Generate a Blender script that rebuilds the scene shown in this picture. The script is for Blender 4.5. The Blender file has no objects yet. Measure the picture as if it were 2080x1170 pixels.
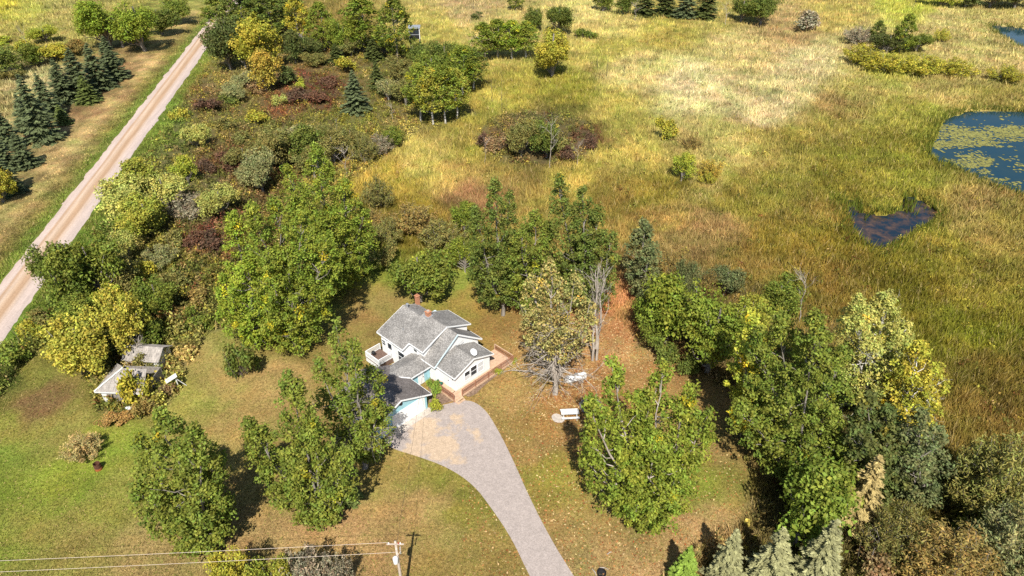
import bpy, math
import numpy as np

# ------------------------------------------------------------------ camera, sky, sun
SC = bpy.context.scene
COL = SC.collection
PITCH = math.radians(33.8); CH = 60.0; FPX = 1390.0
cam_d = bpy.data.cameras.new('camera'); cam = bpy.data.objects.new('camera', cam_d); COL.objects.link(cam)
cam_d.sensor_width = 36.0; cam_d.lens = 36.0 * FPX / 2080.0
cam_d.clip_start = 0.5; cam_d.clip_end = 8000
cam.location = (0, 0, CH); cam.rotation_euler = (math.pi / 2 - PITCH, 0, 0)
SC.camera = cam
SUN_EL = math.radians(50.0)
w = bpy.data.worlds.new('World'); SC.world = w; w.use_nodes = True
nt = w.node_tree; bg = nt.nodes['Background']
sky = nt.nodes.new('ShaderNodeTexSky'); sky.sky_type = 'NISHITA'; sky.sun_disc = False
sky.sun_elevation = SUN_EL; sky.sun_rotation = math.pi; sky.air_density = 1.0; sky.dust_density = 0.6
nt.links.new(sky.outputs[0], bg.inputs[0]); bg.inputs[1].default_value = 0.085
sl = bpy.data.lights.new('sun', 'SUN'); sl.energy = 5.0; sl.angle = math.radians(0.53); sl.color = (1.0, 0.95, 0.86)
sun = bpy.data.objects.new('sun', sl); COL.objects.link(sun)
sun.rotation_euler = (math.pi / 2 - SUN_EL, 0, 0)
SC.view_settings.view_transform = 'Standard'; SC.view_settings.look = 'None'
SC.view_settings.exposure = 0.50; SC.view_settings.gamma = 1.0
SC.render.engine = 'CYCLES'
SC.cycles.max_bounces = 4; SC.cycles.diffuse_bounces = 2; SC.cycles.glossy_bounces = 2
SC.cycles.transmission_bounces = 3; SC.cycles.transparent_max_bounces = 4
SC.cycles.use_denoising = False
SC.render.film_transparent = False

# ------------------------------------------------------------------ geometry helpers
SN, CS = math.sin(PITCH), math.cos(PITCH)
def ray(x, y):
    u = (x - 1040.) / FPX; v = (y - 585.) / FPX
    return np.array([u, CS - v * SN, -(SN + v * CS)])
def G(x, y, z=0.0):                       # ground point seen at a position of the photograph
    d = ray(x, y); t = (z - CH) / d[2]
    return np.array([t * d[0], t * d[1], z])
def GA(x, y):                             # the same for arrays
    u = (x - 1040.) / FPX; v = (y - 585.) / FPX
    t = CH / (SN + v * CS)
    return t * u, t * (CS - v * SN)
def PXA(X, Y, Z=0.0):
    d = Y * CS - (Z - CH) * SN
    return 1040 + FPX * X / d, 585 + FPX * (-Y * SN - (Z - CH) * CS) / d
def at_plane(x, y, Y):                    # point of the ray on the plane of a given depth
    d = ray(x, y); t = Y / d[1]
    return np.array([t * d[0], Y, CH + t * d[2]])
def dist(P): return float(np.linalg.norm(np.asarray(P) - np.array([0, 0, CH])))
def lin(c):
    c = np.asarray(c, float) / 255.
    return np.where(c <= 0.04045, c / 12.92, ((c + 0.055) / 1.055) ** 2.4)

def _hash(ix, iy, seed):
    h = (ix.astype(np.int64) * 374761393 + iy.astype(np.int64) * 668265263 + seed * 1442695041) & 0xffffffff
    h = ((h ^ (h >> 13)) * 1274126177) & 0xffffffff
    return ((h ^ (h >> 16)) & 0xffff) / 65535.0
def vnoise(x, y, seed=0):
    x = np.asarray(x, float); y = np.asarray(y, float)
    ix = np.floor(x); iy = np.floor(y); fx = x - ix; fy = y - iy
    fx = fx * fx * (3 - 2 * fx); fy = fy * fy * (3 - 2 * fy)
    a = _hash(ix, iy, seed); b = _hash(ix + 1, iy, seed); c = _hash(ix, iy + 1, seed); d = _hash(ix + 1, iy + 1, seed)
    return (a * (1 - fx) + b * fx) * (1 - fy) + (c * (1 - fx) + d * fx) * fy
def fbm(x, y, seed=0, o=4):
    s = 0; a = 0.5; t = 0
    for i in range(o):
        s = s + a * vnoise(x * 2 ** i, y * 2 ** i, seed + i * 17); t += a; a *= 0.5
    return s / t
def inside(x, y, poly):
    x = np.asarray(x, float); y = np.asarray(y, float)
    r = np.zeros(x.shape, bool); n = len(poly); j = n - 1
    for i in range(n):
        xi, yi = poly[i]; xj, yj = poly[j]
        c = ((yi > y) != (yj > y)) & (x < (xj - xi) * (y - yi) / (yj - yi + 1e-12) + xi)
        r ^= c; j = i
    return r
def smooth_poly(pts, n=2):
    p = np.asarray(pts, float)
    for _ in range(n):
        q = np.roll(p, -1, 0); p = np.stack([p * .75 + q * .25, p * .25 + q * .75], 1).reshape(-1, 2)
    return p

def mesh_np(name, V, F, attrs=None, smooth=False):
    """V (n,3), F (m,k) arrays -> mesh data"""
    V = np.ascontiguousarray(V, np.float32); F = np.ascontiguousarray(F, np.int32)
    me = bpy.data.meshes.new(name); m, k = F.shape
    me.vertices.add(len(V)); me.vertices.foreach_set('co', V.ravel())
    me.loops.add(m * k); me.loops.foreach_set('vertex_index', F.ravel())
    me.polygons.add(m); me.polygons.foreach_set('loop_start', np.arange(0, m * k, k, dtype=np.int32))
    if smooth: me.polygons.foreach_set('use_smooth', np.ones(m, bool))
    if attrs is not None:
        for an, A in attrs.items():
            a = me.attributes.new(an, 'FLOAT_COLOR', 'POINT')
            A4 = np.ones((len(V), 4), np.float32); A4[:, :A.shape[1]] = A
            a.data.foreach_set('color', A4.ravel())
    me.update(calc_edges=True)
    return me
def link(name, me, mat=None, parent=None, loc=None):
    o = bpy.data.objects.new(name, me); COL.objects.link(o)
    if mat is not None and me is not None and len(me.materials) == 0: me.materials.append(mat)
    if parent is not None: o.parent = parent
    if loc is not None: o.location = loc
    return o
def tag(o, label=None, cat=None, group=None, kind=None):
    if label: o['label'] = label
    if cat: o['category'] = cat
    if group: o['group'] = group
    if kind: o['kind'] = kind
    return o
def empty(name, loc, rz=0.0, scale=None):
    o = bpy.data.objects.new(name, None); COL.objects.link(o)
    o.empty_display_size = 0.3; o.location = loc; o.rotation_euler = (0, 0, rz)
    if scale is not None: o.scale = scale
    return o

class MB:
    """collects simple solids into one mesh"""
    def __init__(s): s.v = []; s.f = []
    def box(s, x0, x1, y0, y1, z0, z1):
        b = len(s.v)
        s.v += [(x0, y0, z0), (x1, y0, z0), (x1, y1, z0), (x0, y1, z0), (x0, y0, z1), (x1, y0, z1), (x1, y1, z1), (x0, y1, z1)]
        s.f += [tuple(b + i for i in q) for q in ((0, 3, 2, 1), (4, 5, 6, 7), (0, 1, 5, 4), (1, 2, 6, 5), (2, 3, 7, 6), (3, 0, 4, 7))]
        return s
    def bar(s, a, b, w, h, up=(0, 0, 1)):
        a = np.array(a, float); b = np.array(b, float); d = b - a; d /= np.linalg.norm(d)
        u = np.array(up, float)
        if abs(d @ u) > .95: u = np.array([1., 0, 0])
        r = np.cross(d, u); r /= np.linalg.norm(r); u = np.cross(r, d)
        n = len(s.v)
        for e in (a, b):
            for sr, su in ((-1, -1), (1, -1), (1, 1), (-1, 1)):
                s.v.append(tuple(e + r * sr * w / 2 + u * su * h / 2))
        s.f += [tuple(n + i for i in q) for q in ((0, 3, 2, 1), (4, 5, 6, 7), (0, 1, 5, 4), (1, 2, 6, 5), (2, 3, 7, 6), (3, 0, 4, 7))]
        return s
    def prism(s, poly, d):
        """poly: list of 3d points (planar), extruded by vector d"""
        n = len(poly); b = len(s.v); d = np.array(d, float)
        s.v += [tuple(p) for p in poly] + [tuple(np.array(p) + d) for p in poly]
        s.f.append(tuple(b + i for i in range(n))[::-1]); s.f.append(tuple(b + n + i for i in range(n)))
        for i in range(n): s.f.append((b + i, b + (i + 1) % n, b + n + (i + 1) % n, b + n + i))
        return s
    def lathe(s, prof, n=14, o=(0, 0, 0), axis='z'):
        b = len(s.v); o = np.array(o, float)
        for r, h in prof:
            for k in range(n):
                a = 2 * math.pi * k / n; c, q = r * math.cos(a), r * math.sin(a)
                p = (c, q, h) if axis == 'z' else ((h, c, q) if axis == 'x' else (c, h, q))
                s.v.append(tuple(o + np.array(p)))
        for i in range(len(prof) - 1):
            for k in range(n):
                k2 = (k + 1) % n
                s.f.append((b + i * n + k, b + i * n + k2, b + (i + 1) * n + k2, b + (i + 1) * n + k))
        s.f.append(tuple(b + k for k in range(n))[::-1]); e = b + (len(prof) - 1) * n
        s.f.append(tuple(e + k for k in range(n)))
        return s
    def tube(s, pts, rad, k=6):
        V, F = tube_np([(pts, rad)], k); b = len(s.v)
        s.v += [tuple(p) for p in V]; s.f += [tuple(int(i) + b for i in q) for q in F]
        return s
    def build(s, name, mat, parent=None, loc=None, smooth=False):
        me = bpy.data.meshes.new(name); me.from_pydata(s.v, [], s.f)
        import bmesh
        bm = bmesh.new(); bm.from_mesh(me); bmesh.ops.recalc_face_normals(bm, faces=bm.faces); bm.to_mesh(me); bm.free()
        if smooth:
            for p in me.polygons: p.use_smooth = True
        return link(name, me, mat, parent, loc)

def tube_np(tubes, k=5):
    VV = []; FF = []; b = 0
    ang = np.arange(k) * 2 * math.pi / k; ca, sa = np.cos(ang), np.sin(ang)
    for pts, rad in tubes:
        P = np.asarray(pts, float); R = np.asarray(rad, float) * np.ones(len(P)); n = len(P)
        T = np.gradient(P, axis=0); T /= np.linalg.norm(T, axis=1)[:, None] + 1e-9
        ref = np.array([1., 0, 0]) if abs(T[0, 0]) < .8 else np.array([0, 1., 0])
        A = np.cross(T, ref); A /= np.linalg.norm(A, axis=1)[:, None] + 1e-9; B = np.cross(T, A)
        V = P[:, None, :] + R[:, None, None] * (A[:, None, :] * ca[None, :, None] + B[:, None, :] * sa[None, :, None])
        VV.append(V.reshape(-1, 3))
        i = np.arange(n - 1)[:, None] * k; j = np.arange(k)[None, :]; j2 = (j + 1) % k
        FF.append((np.stack([i + j, i + j2, i + k + j2, i + k + j], -1).reshape(-1, 4)) + b)
        b += n * k
    return np.concatenate(VV), np.concatenate(FF)

# ------------------------------------------------------------------ materials
def new_mat(name, rough=0.8, spec=0.3):
    m = bpy.data.materials.new(name); m.use_nodes = True
    b = m.node_tree.nodes['Principled BSDF']; b.inputs['Roughness'].default_value = rough
    b.inputs['Specular IOR Level'].default_value = spec
    return m, m.node_tree, b
def N(t, kind, **kw):
    n = t.nodes.new(kind)
    for k, v in kw.items(): setattr(n, k, v)
    return n
def mixc(t, a, b, f, mode='MIX'):
    n = t.nodes.new('ShaderNodeMix'); n.data_type = 'RGBA'; n.blend_type = mode
    for s, v in ((n.inputs[6], a), (n.inputs[7], b), (n.inputs[0], f)):
        if hasattr(v, 'links'): t.links.new(v, s)
        elif isinstance(v, (tuple, list)): s.default_value = (*v[:3], 1)
        else: s.default_value = v
    return n.outputs[2]
def ramp(t, fac, stops):
    n = t.nodes.new('ShaderNodeValToRGB'); t.links.new(fac, n.inputs[0])
    while len(n.color_ramp.elements) < len(stops): n.color_ramp.elements.new(.5)
    for e, (p, c) in zip(n.color_ramp.elements, stops):
        e.position = p; e.color = (*c, 1) if isinstance(c, (tuple, list)) else (c, c, c, 1)
    return n.outputs[0]
def noise(t, scale, detail=3, vec=None, rough=.55):
    n = N(t, 'ShaderNodeTexNoise'); n.inputs['Scale'].default_value = scale; n.inputs['Detail'].default_value = detail
    n.inputs['Roughness'].default_value = rough
    if vec is not None: t.links.new(vec, n.inputs['Vector'])
    return n.outputs[0]
def coords(t, scale=None, kind='Object'):
    c = N(t, 'ShaderNodeTexCoord').outputs[kind]
    if scale is None: return c
    mp = N(t, 'ShaderNodeMapping'); t.links.new(c, mp.inputs[0]); mp.inputs['Scale'].default_value = scale
    return mp.outputs[0]
def bump(t, b, h, strength=.4, d=.05):
    n = N(t, 'ShaderNodeBump'); n.inputs['Strength'].default_value = strength; n.inputs['Distance'].default_value = d
    t.links.new(h, n.inputs['Height']); t.links.new(n.outputs[0], b.inputs['Normal'])
def flat_mat(name, c, rough=.7, var=.18, sc=3.0, spec=.3, metal=0.0):
    m, t, b = new_mat(name, rough, spec); b.inputs['Metallic'].default_value = metal
    n = noise(t, sc, 4, coords(t))
    f = ramp(t, n, [(.3, 1 - var), (.7, 1 + var * .4)])
    t.links.new(mixc(t, c, f, 1.0, 'MULTIPLY'), b.inputs['Base Color'])
    return m
M = {}
M['siding'], t, b = new_mat('white_siding', .55)
wv = N(t, 'ShaderNodeTexWave', bands_direction='Z', wave_profile='SAW'); wv.inputs['Scale'].default_value = 1.4
t.links.new(coords(t), wv.inputs[0])
t.links.new(mixc(t, (.86, .86, .85), ramp(t, noise(t, .8, 4, coords(t)), [(.3, .95), (.7, 1.0)]), 1, 'MULTIPLY'), b.inputs['Base Color'])
bump(t, b, wv.outputs[1], .15, .02)
M['blue_siding'], t, b = new_mat('pale_blue_siding', .6)
wv = N(t, 'ShaderNodeTexWave', bands_direction='Z', wave_profile='SAW'); wv.inputs['Scale'].default_value = 1.2
t.links.new(coords(t), wv.inputs[0])
t.links.new(mixc(t, (.34, .60, .68), ramp(t, noise(t, 1.2, 4, coords(t)), [(.3, .85), (.7, 1.0)]), 1, 'MULTIPLY'), b.inputs['Base Color'])
bump(t, b, wv.outputs[1], .15, .02)
def shingle_mat(name, c1, c2, c3):
    m, t, b = new_mat(name, .92, .15)
    br = N(t, 'ShaderNodeTexBrick'); br.inputs['Scale'].default_value = 1.0
    br.inputs['Brick Width'].default_value = .34; br.inputs['Row Height'].default_value = .15; br.inputs['Mortar Size'].default_value = .012
    br.inputs['Color1'].default_value = (*c1, 1); br.inputs['Color2'].default_value = (*c2, 1); br.inputs['Mortar'].default_value = (c1[0] * .55, c1[1] * .55, c1[2] * .55, 1)
    br.offset = .5; br.squash = 1
    uv = N(t, 'ShaderNodeUVMap'); t.links.new(uv.outputs[0], br.inputs[0])
    n = noise(t, 6.0, 3, coords(t)); n2 = noise(t, .5, 3, coords(t))
    c = mixc(t, br.outputs[0], c3, ramp(t, n, [(.48, 0.), (.62, .8)]))
    c = mixc(t, c, ramp(t, n2, [(.35, .78), (.65, 1.12)]), 1, 'MULTIPLY')
    t.links.new(c, b.inputs['Base Color']); bump(t, b, br.outputs[1], .35, -.02)
    return m
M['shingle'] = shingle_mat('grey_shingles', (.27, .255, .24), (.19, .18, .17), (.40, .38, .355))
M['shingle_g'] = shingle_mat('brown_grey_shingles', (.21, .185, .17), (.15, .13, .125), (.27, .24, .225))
M['trim'] = flat_mat('white_trim', (.82, .83, .83), .5, .06)
M['trim_blue'] = flat_mat('pale_blue_soffit', (.62, .76, .80), .6, .08)
M['glass'], t, b = new_mat('window_glass', .06, .6); b.inputs['Base Color'].default_value = (.03, .04, .05, 1)
M['blind'] = flat_mat('window_blind', (.62, .63, .63), .6, .05)
M['deck'] = flat_mat('cedar_boards', (.60, .41, .275), .75, .25, 2.5)
M['rail'] = flat_mat('red_cedar_rail', (.36, .17, .105), .75, .3, 3)
M['deck_dark'] = flat_mat('brown_deck_boards', (.17, .11, .085), .8, .3, 3)
M['brick'] = flat_mat('orange_brick', (.50, .23, .13), .85, .4, 9)
M['metal'] = flat_mat('grey_metal', (.42, .44, .46), .45, .15, 4, .5, .4)
M['white_metal'] = flat_mat('white_tank_paint', (.80, .81, .81), .35, .1, 2, .5)
M['dark'] = flat_mat('black_metal', (.02, .02, .022), .6, .2)
M['green_pl'] = flat_mat('green_plastic', (.02, .12, .08), .5, .1)
M['rust'] = flat_mat('rusty_steel', (.12, .05, .03), .85, .5, 5)
M['concrete'] = flat_mat('concrete', (.50, .44, .38), .9, .25, 3)
M['wood_pole'] = flat_mat('weathered_pole', (.50, .42, .35), .85, .3, 4)
M['old_wood'] = flat_mat('grey_old_boards', (.30, .27, .24), .9, .5, 5)
M['white_wood'] = flat_mat('peeling_white_boards', (.70, .69, .66), .8, .3, 4)
M['stone'] = flat_mat('field_stone', (.24, .22, .24), .9, .4, 3)
M['red_pl'] = flat_mat('red_paint', (.40, .05, .05), .5, .2)
M['wire'] = flat_mat('pale_wire', (.62, .52, .44), .5, .05)
M['wire_dark'] = flat_mat('dark_cable', (.05, .05, .05), .6, .05)

def foliage_mat(name, transl=.16, rough=.6, spec=.14):
    m, t, b = new_mat(name, rough, spec)
    oi = N(t, 'ShaderNodeObjectInfo'); at = N(t, 'ShaderNodeAttribute'); at.attribute_name = 'tint'
    c = mixc(t, oi.outputs['Color'], at.outputs['Color'], 1, 'MULTIPLY')
    t.links.new(c, b.inputs['Base Color'])
    tr = N(t, 'ShaderNodeBsdfTranslucent'); t.links.new(mixc(t, c, (1.15, 1.25, .55), 1, 'MULTIPLY'), tr.inputs[0])
    mx = N(t, 'ShaderNodeMixShader'); mx.inputs[0].default_value = transl
    t.links.new(b.outputs[0], mx.inputs[1]); t.links.new(tr.outputs[0], mx.inputs[2])
    t.links.new(mx.outputs[0], t.nodes['Material Output'].inputs[0])
    return m
M['leaf'] = foliage_mat('leaves')
M['needle'] = foliage_mat('needles', .08, .6, .2)
def tint_mat(name, transl=.2, rough=.7):
    m, t, b = new_mat(name, rough, .15)
    at = N(t, 'ShaderNodeAttribute'); at.attribute_name = 'tint'
    t.links.new(at.outputs['Color'], b.inputs['Base Color'])
    tr = N(t, 'ShaderNodeBsdfTranslucent'); t.links.new(at.outputs['Color'], tr.inputs[0])
    mx = N(t, 'ShaderNodeMixShader'); mx.inputs[0].default_value = transl
    t.links.new(b.outputs[0], mx.inputs[1]); t.links.new(tr.outputs[0], mx.inputs[2])
    t.links.new(mx.outputs[0], t.nodes['Material Output'].inputs[0])
    return m
M['grass'] = tint_mat('grass_blades', .25)
M['pads'] = tint_mat('lily_pad', .05, .6)
def bark_mat(name, c):
    m, t, b = new_mat(name, .9, .15)
    n = noise(t, 3.0, 5, coords(t, (1, 1, .3)))
    t.links.new(mixc(t, c, ramp(t, n, [(.3, .5), (.7, 1.15)]), 1, 'MULTIPLY'), b.inputs['Base Color'])
    return m
M['bark'] = bark_mat('grey_bark', (.30, .265, .225))
M['bark_pale'] = bark_mat('white_bark', (.66, .62, .56))
M['bark_dead'] = bark_mat('bleached_bark', (.46, .40, .34))
M['bark_dark'] = bark_mat('brown_bark', (.14, .11, .09))

# ------------------------------------------------------------------ zones on the ground (given at photograph positions, laid on the ground)
LAWN = smooth_poly([(0, 800), (45, 725), (110, 690), (160, 720), (185, 770), (195, 830), (290, 848), (340, 830), (372, 765), (400, 700), (415, 680), (470, 665), (560, 690), (640, 640), (690, 590), (765, 548), (850, 535), (940, 545), (980, 600), (1050, 640), (1150, 640), (1230, 635), (1270, 660), (1300, 700), (1360, 725), (1430, 755), (1480, 790), (1500, 880), (1530, 980), (1520, 1060), (1440, 1090), (1400, 1130), (1350, 1170), (1300, 1300), (-400, 1300), (-400, 1000)])
DRIVE = smooth_poly([(779, 895), (782, 893), (868, 830), (871, 829), (905, 822), (950, 811), (983, 828), (1010, 870), (1040, 930), (1075, 1010), (1120, 1098), (1165, 1170), (1240, 1290), (1140, 1290), (1075, 1170), (1040, 1095), (1000, 1035), (962, 985), (910, 950), (850, 928), (795, 912)])
POND1 = smooth_poly([(1912, 248), (1950, 229), (2000, 221), (2080, 227), (2150, 230), (2230, 300), (2230, 440), (2080, 394), (2030, 376), (1990, 362), (1940, 336), (1895, 320), (1888, 302), (1903, 280)])
POND2 = smooth_poly([(1716, 398), (1748, 407), (1756, 430), (1800, 437), (1832, 424), (1834, 396), (1862, 398), (1882, 412), (1908, 426), (1896, 450), (1870, 461), (1842, 480), (1812, 496), (1785, 507), (1758, 492), (1733, 466), (1726, 440)])
POND3 = smooth_poly([(2000, 47), (2080, 56), (2150, 60), (2160, 112), (2080, 96), (2048, 80)])
BRUSH = [(450, 70), (700, 60), (880, 150), (970, 230), (850, 270), (770, 330), (700, 380), (760, 470), (770, 545), (690, 590), (560, 690), (470, 665), (415, 680), (372, 765), (340, 830), (290, 848), (195, 830), (185, 770), (160, 720), (110, 690), (45, 725), (0, 800), (-80, 900), (-300, 900), (-60, 740), (80, 620), (300, 310), (430, 110)]
THICKET = [(965, 270), (1000, 240), (1060, 225), (1130, 228), (1190, 245), (1215, 275), (1205, 310), (1170, 330), (1100, 335), (1020, 335), (985, 310)]
WOODS = [(1290, 700), (1290, 600), (1340, 545), (1420, 540), (1560, 580), (1700, 650), (1850, 760), (1920, 870), (1960, 900), (2060, 960), (2200, 1000), (2200, 1300), (1300, 1300), (1400, 1130), (1440, 1090), (1520, 1060), (1530, 980), (1500, 880), (1480, 790), (1430, 755), (1360, 725)]
def wpoly(p): return [tuple(G(x, y)[:2]) for x, y in p]
# the gravel road is a straight band
_l0, _l1 = G(0, 575)[:2], G(433, 28)[:2]; _r0, _r1 = G(79.5, 589)[:2], G(446, 62)[:2]
RD = (_l1 - _l0) / np.linalg.norm(_l1 - _l0) + (_r1 - _r0) / np.linalg.norm(_r1 - _r0); RD /= np.linalg.norm(RD)
RN = np.array([RD[1], -RD[0]])            # to the right of the road (towards the house)
_c = (_l0 @ RN + _l1 @ RN) / 2; _d = (_r0 @ RN + _r1 @ RN) / 2
RC, RW = (_c + _d) / 2, _d - _c           # centre offset and width
def across(X, Y): return X * RN[0] + Y * RN[1] - RC
def along(X, Y): return X * RD[0] + Y * RD[1]

# colours seen on the open ground: (x, y, r, g, b)
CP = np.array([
 (1300,150,222,196,124),(1500,100,220,192,122),(1250,230,196,174,86),(1150,185,168,152,62),(1060,190,180,160,70),(1400,170,232,208,148),(1600,180,226,202,138),(1550,230,224,198,140),(1650,130,224,200,140),
 (1700,215,176,146,84),(1700,250,170,150,70),(1760,300,160,146,58),(1700,350,156,142,54),(1500,420,156,138,58),(1350,450,188,152,80),(1440,460,186,148,90),(1400,500,174,142,84),(1250,330,204,178,88),(1250,400,170,140,66),
 (1330,400,160,140,56),(1180,345,196,170,80),(1900,500,168,148,58),(2000,600,164,146,58),(1950,750,148,124,54),(2000,850,156,128,60),(2060,780,150,126,54),(1850,560,146,126,44),(2050,450,174,148,74),(1990,430,180,150,84),(1600,500,156,132,52),(1650,560,148,120,52),
 (1560,560,162,132,64),(1900,680,140,130,44),(1980,680,142,132,42),(1480,300,206,182,104),(1560,300,190,164,84),(1620,290,170,150,66),(1550,370,170,150,66),(1450,370,196,170,94),(1650,430,172,142,66),(1690,480,150,126,46),(1800,380,164,148,58),(1850,300,160,148,56),(1860,240,168,154,66),
 (1750,180,190,168,92),(1900,180,196,170,96),(2040,190,180,158,80),(2050,130,206,178,110),(1950,110,208,182,112),(1800,140,190,176,80),(1000,60,214,188,110),(1200,20,222,196,120),(950,20,196,164,110),(1240,60,218,190,110),(1250,90,196,176,84),(1350,70,196,172,84),(1700,30,200,172,92),(1900,50,206,180,112),
 (1600,60,196,160,104),(1850,15,200,190,80),(1750,90,206,180,116),(1450,30,190,166,90),(900,60,200,180,90),
 (50,20,202,188,90),(130,50,186,168,92),(10,10,206,186,70),(120,5,182,164,92),(350,40,168,156,76),(20,60,190,170,90),
 (60,170,208,186,128),(30,190,200,178,116),(15,230,186,160,104),(60,230,180,156,96),(100,330,200,170,108),(40,420,194,162,100),(150,290,202,176,112),(20,450,198,170,104),(10,490,180,156,86),(250,190,152,108,76),(290,130,194,158,104),(200,240,160,116,80),(270,150,170,130,84),(175,260,170,134,90),(120,310,176,140,96),(230,220,186,158,96),(330,90,160,140,70),
 (300,180,150,148,62),(200,330,146,150,58),(100,440,142,142,54),(30,520,150,142,62),(400,30,172,160,82),(370,70,178,158,90),(250,260,154,150,64),(60,490,136,142,54),
 (400,110,156,150,66),(345,215,122,140,56),(330,260,128,140,56),(230,400,112,136,52),(150,510,112,132,52),(60,640,118,130,50),(20,700,108,120,46),(10,760,104,112,46),(430,130,166,146,66),
 (500,200,150,126,60),(620,165,122,60,46),(660,195,114,58,44),(600,190,132,84,50),(560,220,150,92,56),(450,320,134,96,56),(490,330,128,84,52),(440,480,122,72,50),(400,560,134,118,54),(350,520,128,116,54),(520,270,140,122,60),(700,240,146,134,54),
 (350,620,116,106,48),(380,420,132,118,80),(380,380,130,118,66),(640,250,134,122,54),(430,250,150,128,62),(480,140,168,142,80),(400,200,138,104,58),(560,130,176,150,84),(700,130,160,130,64),(780,150,150,130,58),(650,120,150,120,60),
 (850,320,206,180,96),(800,370,192,162,72),(900,360,202,170,90),(940,400,168,126,80),(850,440,166,140,52),(880,480,144,122,48),(800,440,146,126,52),(980,300,190,166,78),(900,520,136,124,48),(1000,200,190,172,80),(960,210,170,150,66),(1080,290,120,98,56),(1180,290,126,84,58),(1020,280,130,94,58),(1140,250,130,116,56),(1080,250,124,108,58),
 (60,980,148,154,56),(150,970,152,154,56),(30,1080,146,146,58),(120,1060,158,144,66),(100,810,138,108,64),(160,870,158,146,68),(40,860,162,150,66),(220,910,154,158,58),(70,750,150,140,62),(10,920,140,150,56),
 (420,720,172,156,80),(450,770,180,152,82),(560,760,188,154,88),(400,800,168,158,72),(500,840,180,150,82),(430,690,150,140,66),(600,700,150,130,64),(650,630,140,132,58),(730,600,168,144,66),(760,630,176,152,80),(720,650,170,136,74),(800,560,146,150,54),(930,570,144,150,58),(1000,660,172,134,70),(1040,690,182,144,80),(950,620,168,140,66),
 (1020,790,178,144,80),(1060,900,168,134,74),(1100,850,172,132,70),(1250,690,200,158,94),(1230,660,200,140,84),(1300,740,182,140,80),(1200,780,188,136,78),(1140,860,178,134,76),(1100,960,154,140,58),(1090,1000,160,140,64),(1130,1050,170,142,78),(1180,1120,180,146,86),(1420,980,152,150,58),(1420,1060,188,152,92),(1440,900,166,138,76),(1470,830,170,134,72),
 (880,980,156,142,62),(830,960,170,144,74),(850,1030,190,154,90),(920,1100,170,146,78),(950,1040,152,140,60),(700,1080,188,152,92),(560,1090,188,152,92),(300,1110,178,150,86),(200,1080,164,146,72),(240,1010,160,152,66),(1000,1120,168,140,72),(760,1130,184,146,88),(620,1140,184,148,88),(900,1160,170,140,74),(500,960,170,144,76),
 (250,800,150,130,64),(300,700,130,120,56),(380,740,176,150,84),(1250,1150,186,152,92),(1500,1150,160,140,76),
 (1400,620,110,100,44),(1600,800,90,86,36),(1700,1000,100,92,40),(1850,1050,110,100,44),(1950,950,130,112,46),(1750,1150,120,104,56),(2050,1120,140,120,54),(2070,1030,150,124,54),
], float)
_il = inside(CP[:, 0], CP[:, 1], LAWN)[:, None]; CP[:, 2:5] *= np.where(_il, np.array([[1.03, 1.065, 1.18]]), np.array([[.975, 1.02, 1.06]]))
CPL = lin(CP[:, 2:5]); CPX = CP[:, :2]
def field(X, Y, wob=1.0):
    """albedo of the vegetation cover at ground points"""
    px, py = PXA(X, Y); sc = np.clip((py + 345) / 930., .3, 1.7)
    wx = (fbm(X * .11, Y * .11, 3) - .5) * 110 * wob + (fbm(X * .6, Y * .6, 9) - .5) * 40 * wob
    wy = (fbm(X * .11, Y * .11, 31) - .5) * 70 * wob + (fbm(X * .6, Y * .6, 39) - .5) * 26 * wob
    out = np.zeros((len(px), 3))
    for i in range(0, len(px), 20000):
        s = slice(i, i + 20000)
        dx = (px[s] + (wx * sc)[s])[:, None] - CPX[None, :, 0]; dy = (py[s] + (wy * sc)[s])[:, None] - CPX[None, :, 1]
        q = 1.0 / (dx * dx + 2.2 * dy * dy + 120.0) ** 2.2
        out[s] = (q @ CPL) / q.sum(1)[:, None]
    ac = across(X, Y) + (fbm(X * .3, Y * .3, 141) - .5) * 2.2; e = RW / 2
    def band(lo, hi, s=.7): return (1 / (1 + np.exp(np.clip(-(ac - lo) / (s * .4), -40, 40))) * 1 / (1 + np.exp(np.clip((ac - hi) / (s * .4), -40, 40))))[:, None]
    for lo, hi, col_, k in ((-e - 2.4, 0, (128, 148, 62), .8), (-e - 5.2, -e - 2.4, (164, 152, 84), .8), (-e - 13.5, -e - 5.2, (212, 182, 122), .55), (0, e + 3.0, (124, 142, 58), .75)):
        q = band(lo, hi) * k * ((py > 20) & (py < 760))[:, None]; out = out * (1 - q) + lin(col_) * q
    lw_ = inside(px, py, LAWN); am = np.where(lw_, .6, 1.0)[:, None]
    a = fbm(X * .16, Y * .16, 101)[:, None]; a2 = fbm(X * .55, Y * .55, 111)[:, None]; h = fbm(X * .22, Y * .22, 121)[:, None]; h2 = fbm(X * .9, Y * .9, 131)[:, None]
    out *= 1 + am * ((a - .5) * .9 + (a2 - .5) * .9)
    g = np.clip((h - .5) * 2.4 + (h2 - .5) * 1.6, -1, 1) * am
    out = out * (1 + g * np.array([-.15, .0, -.14]))
    return out
KG = 0.56        # seen brightness -> albedo
rng = np.random.default_rng(7)

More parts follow.
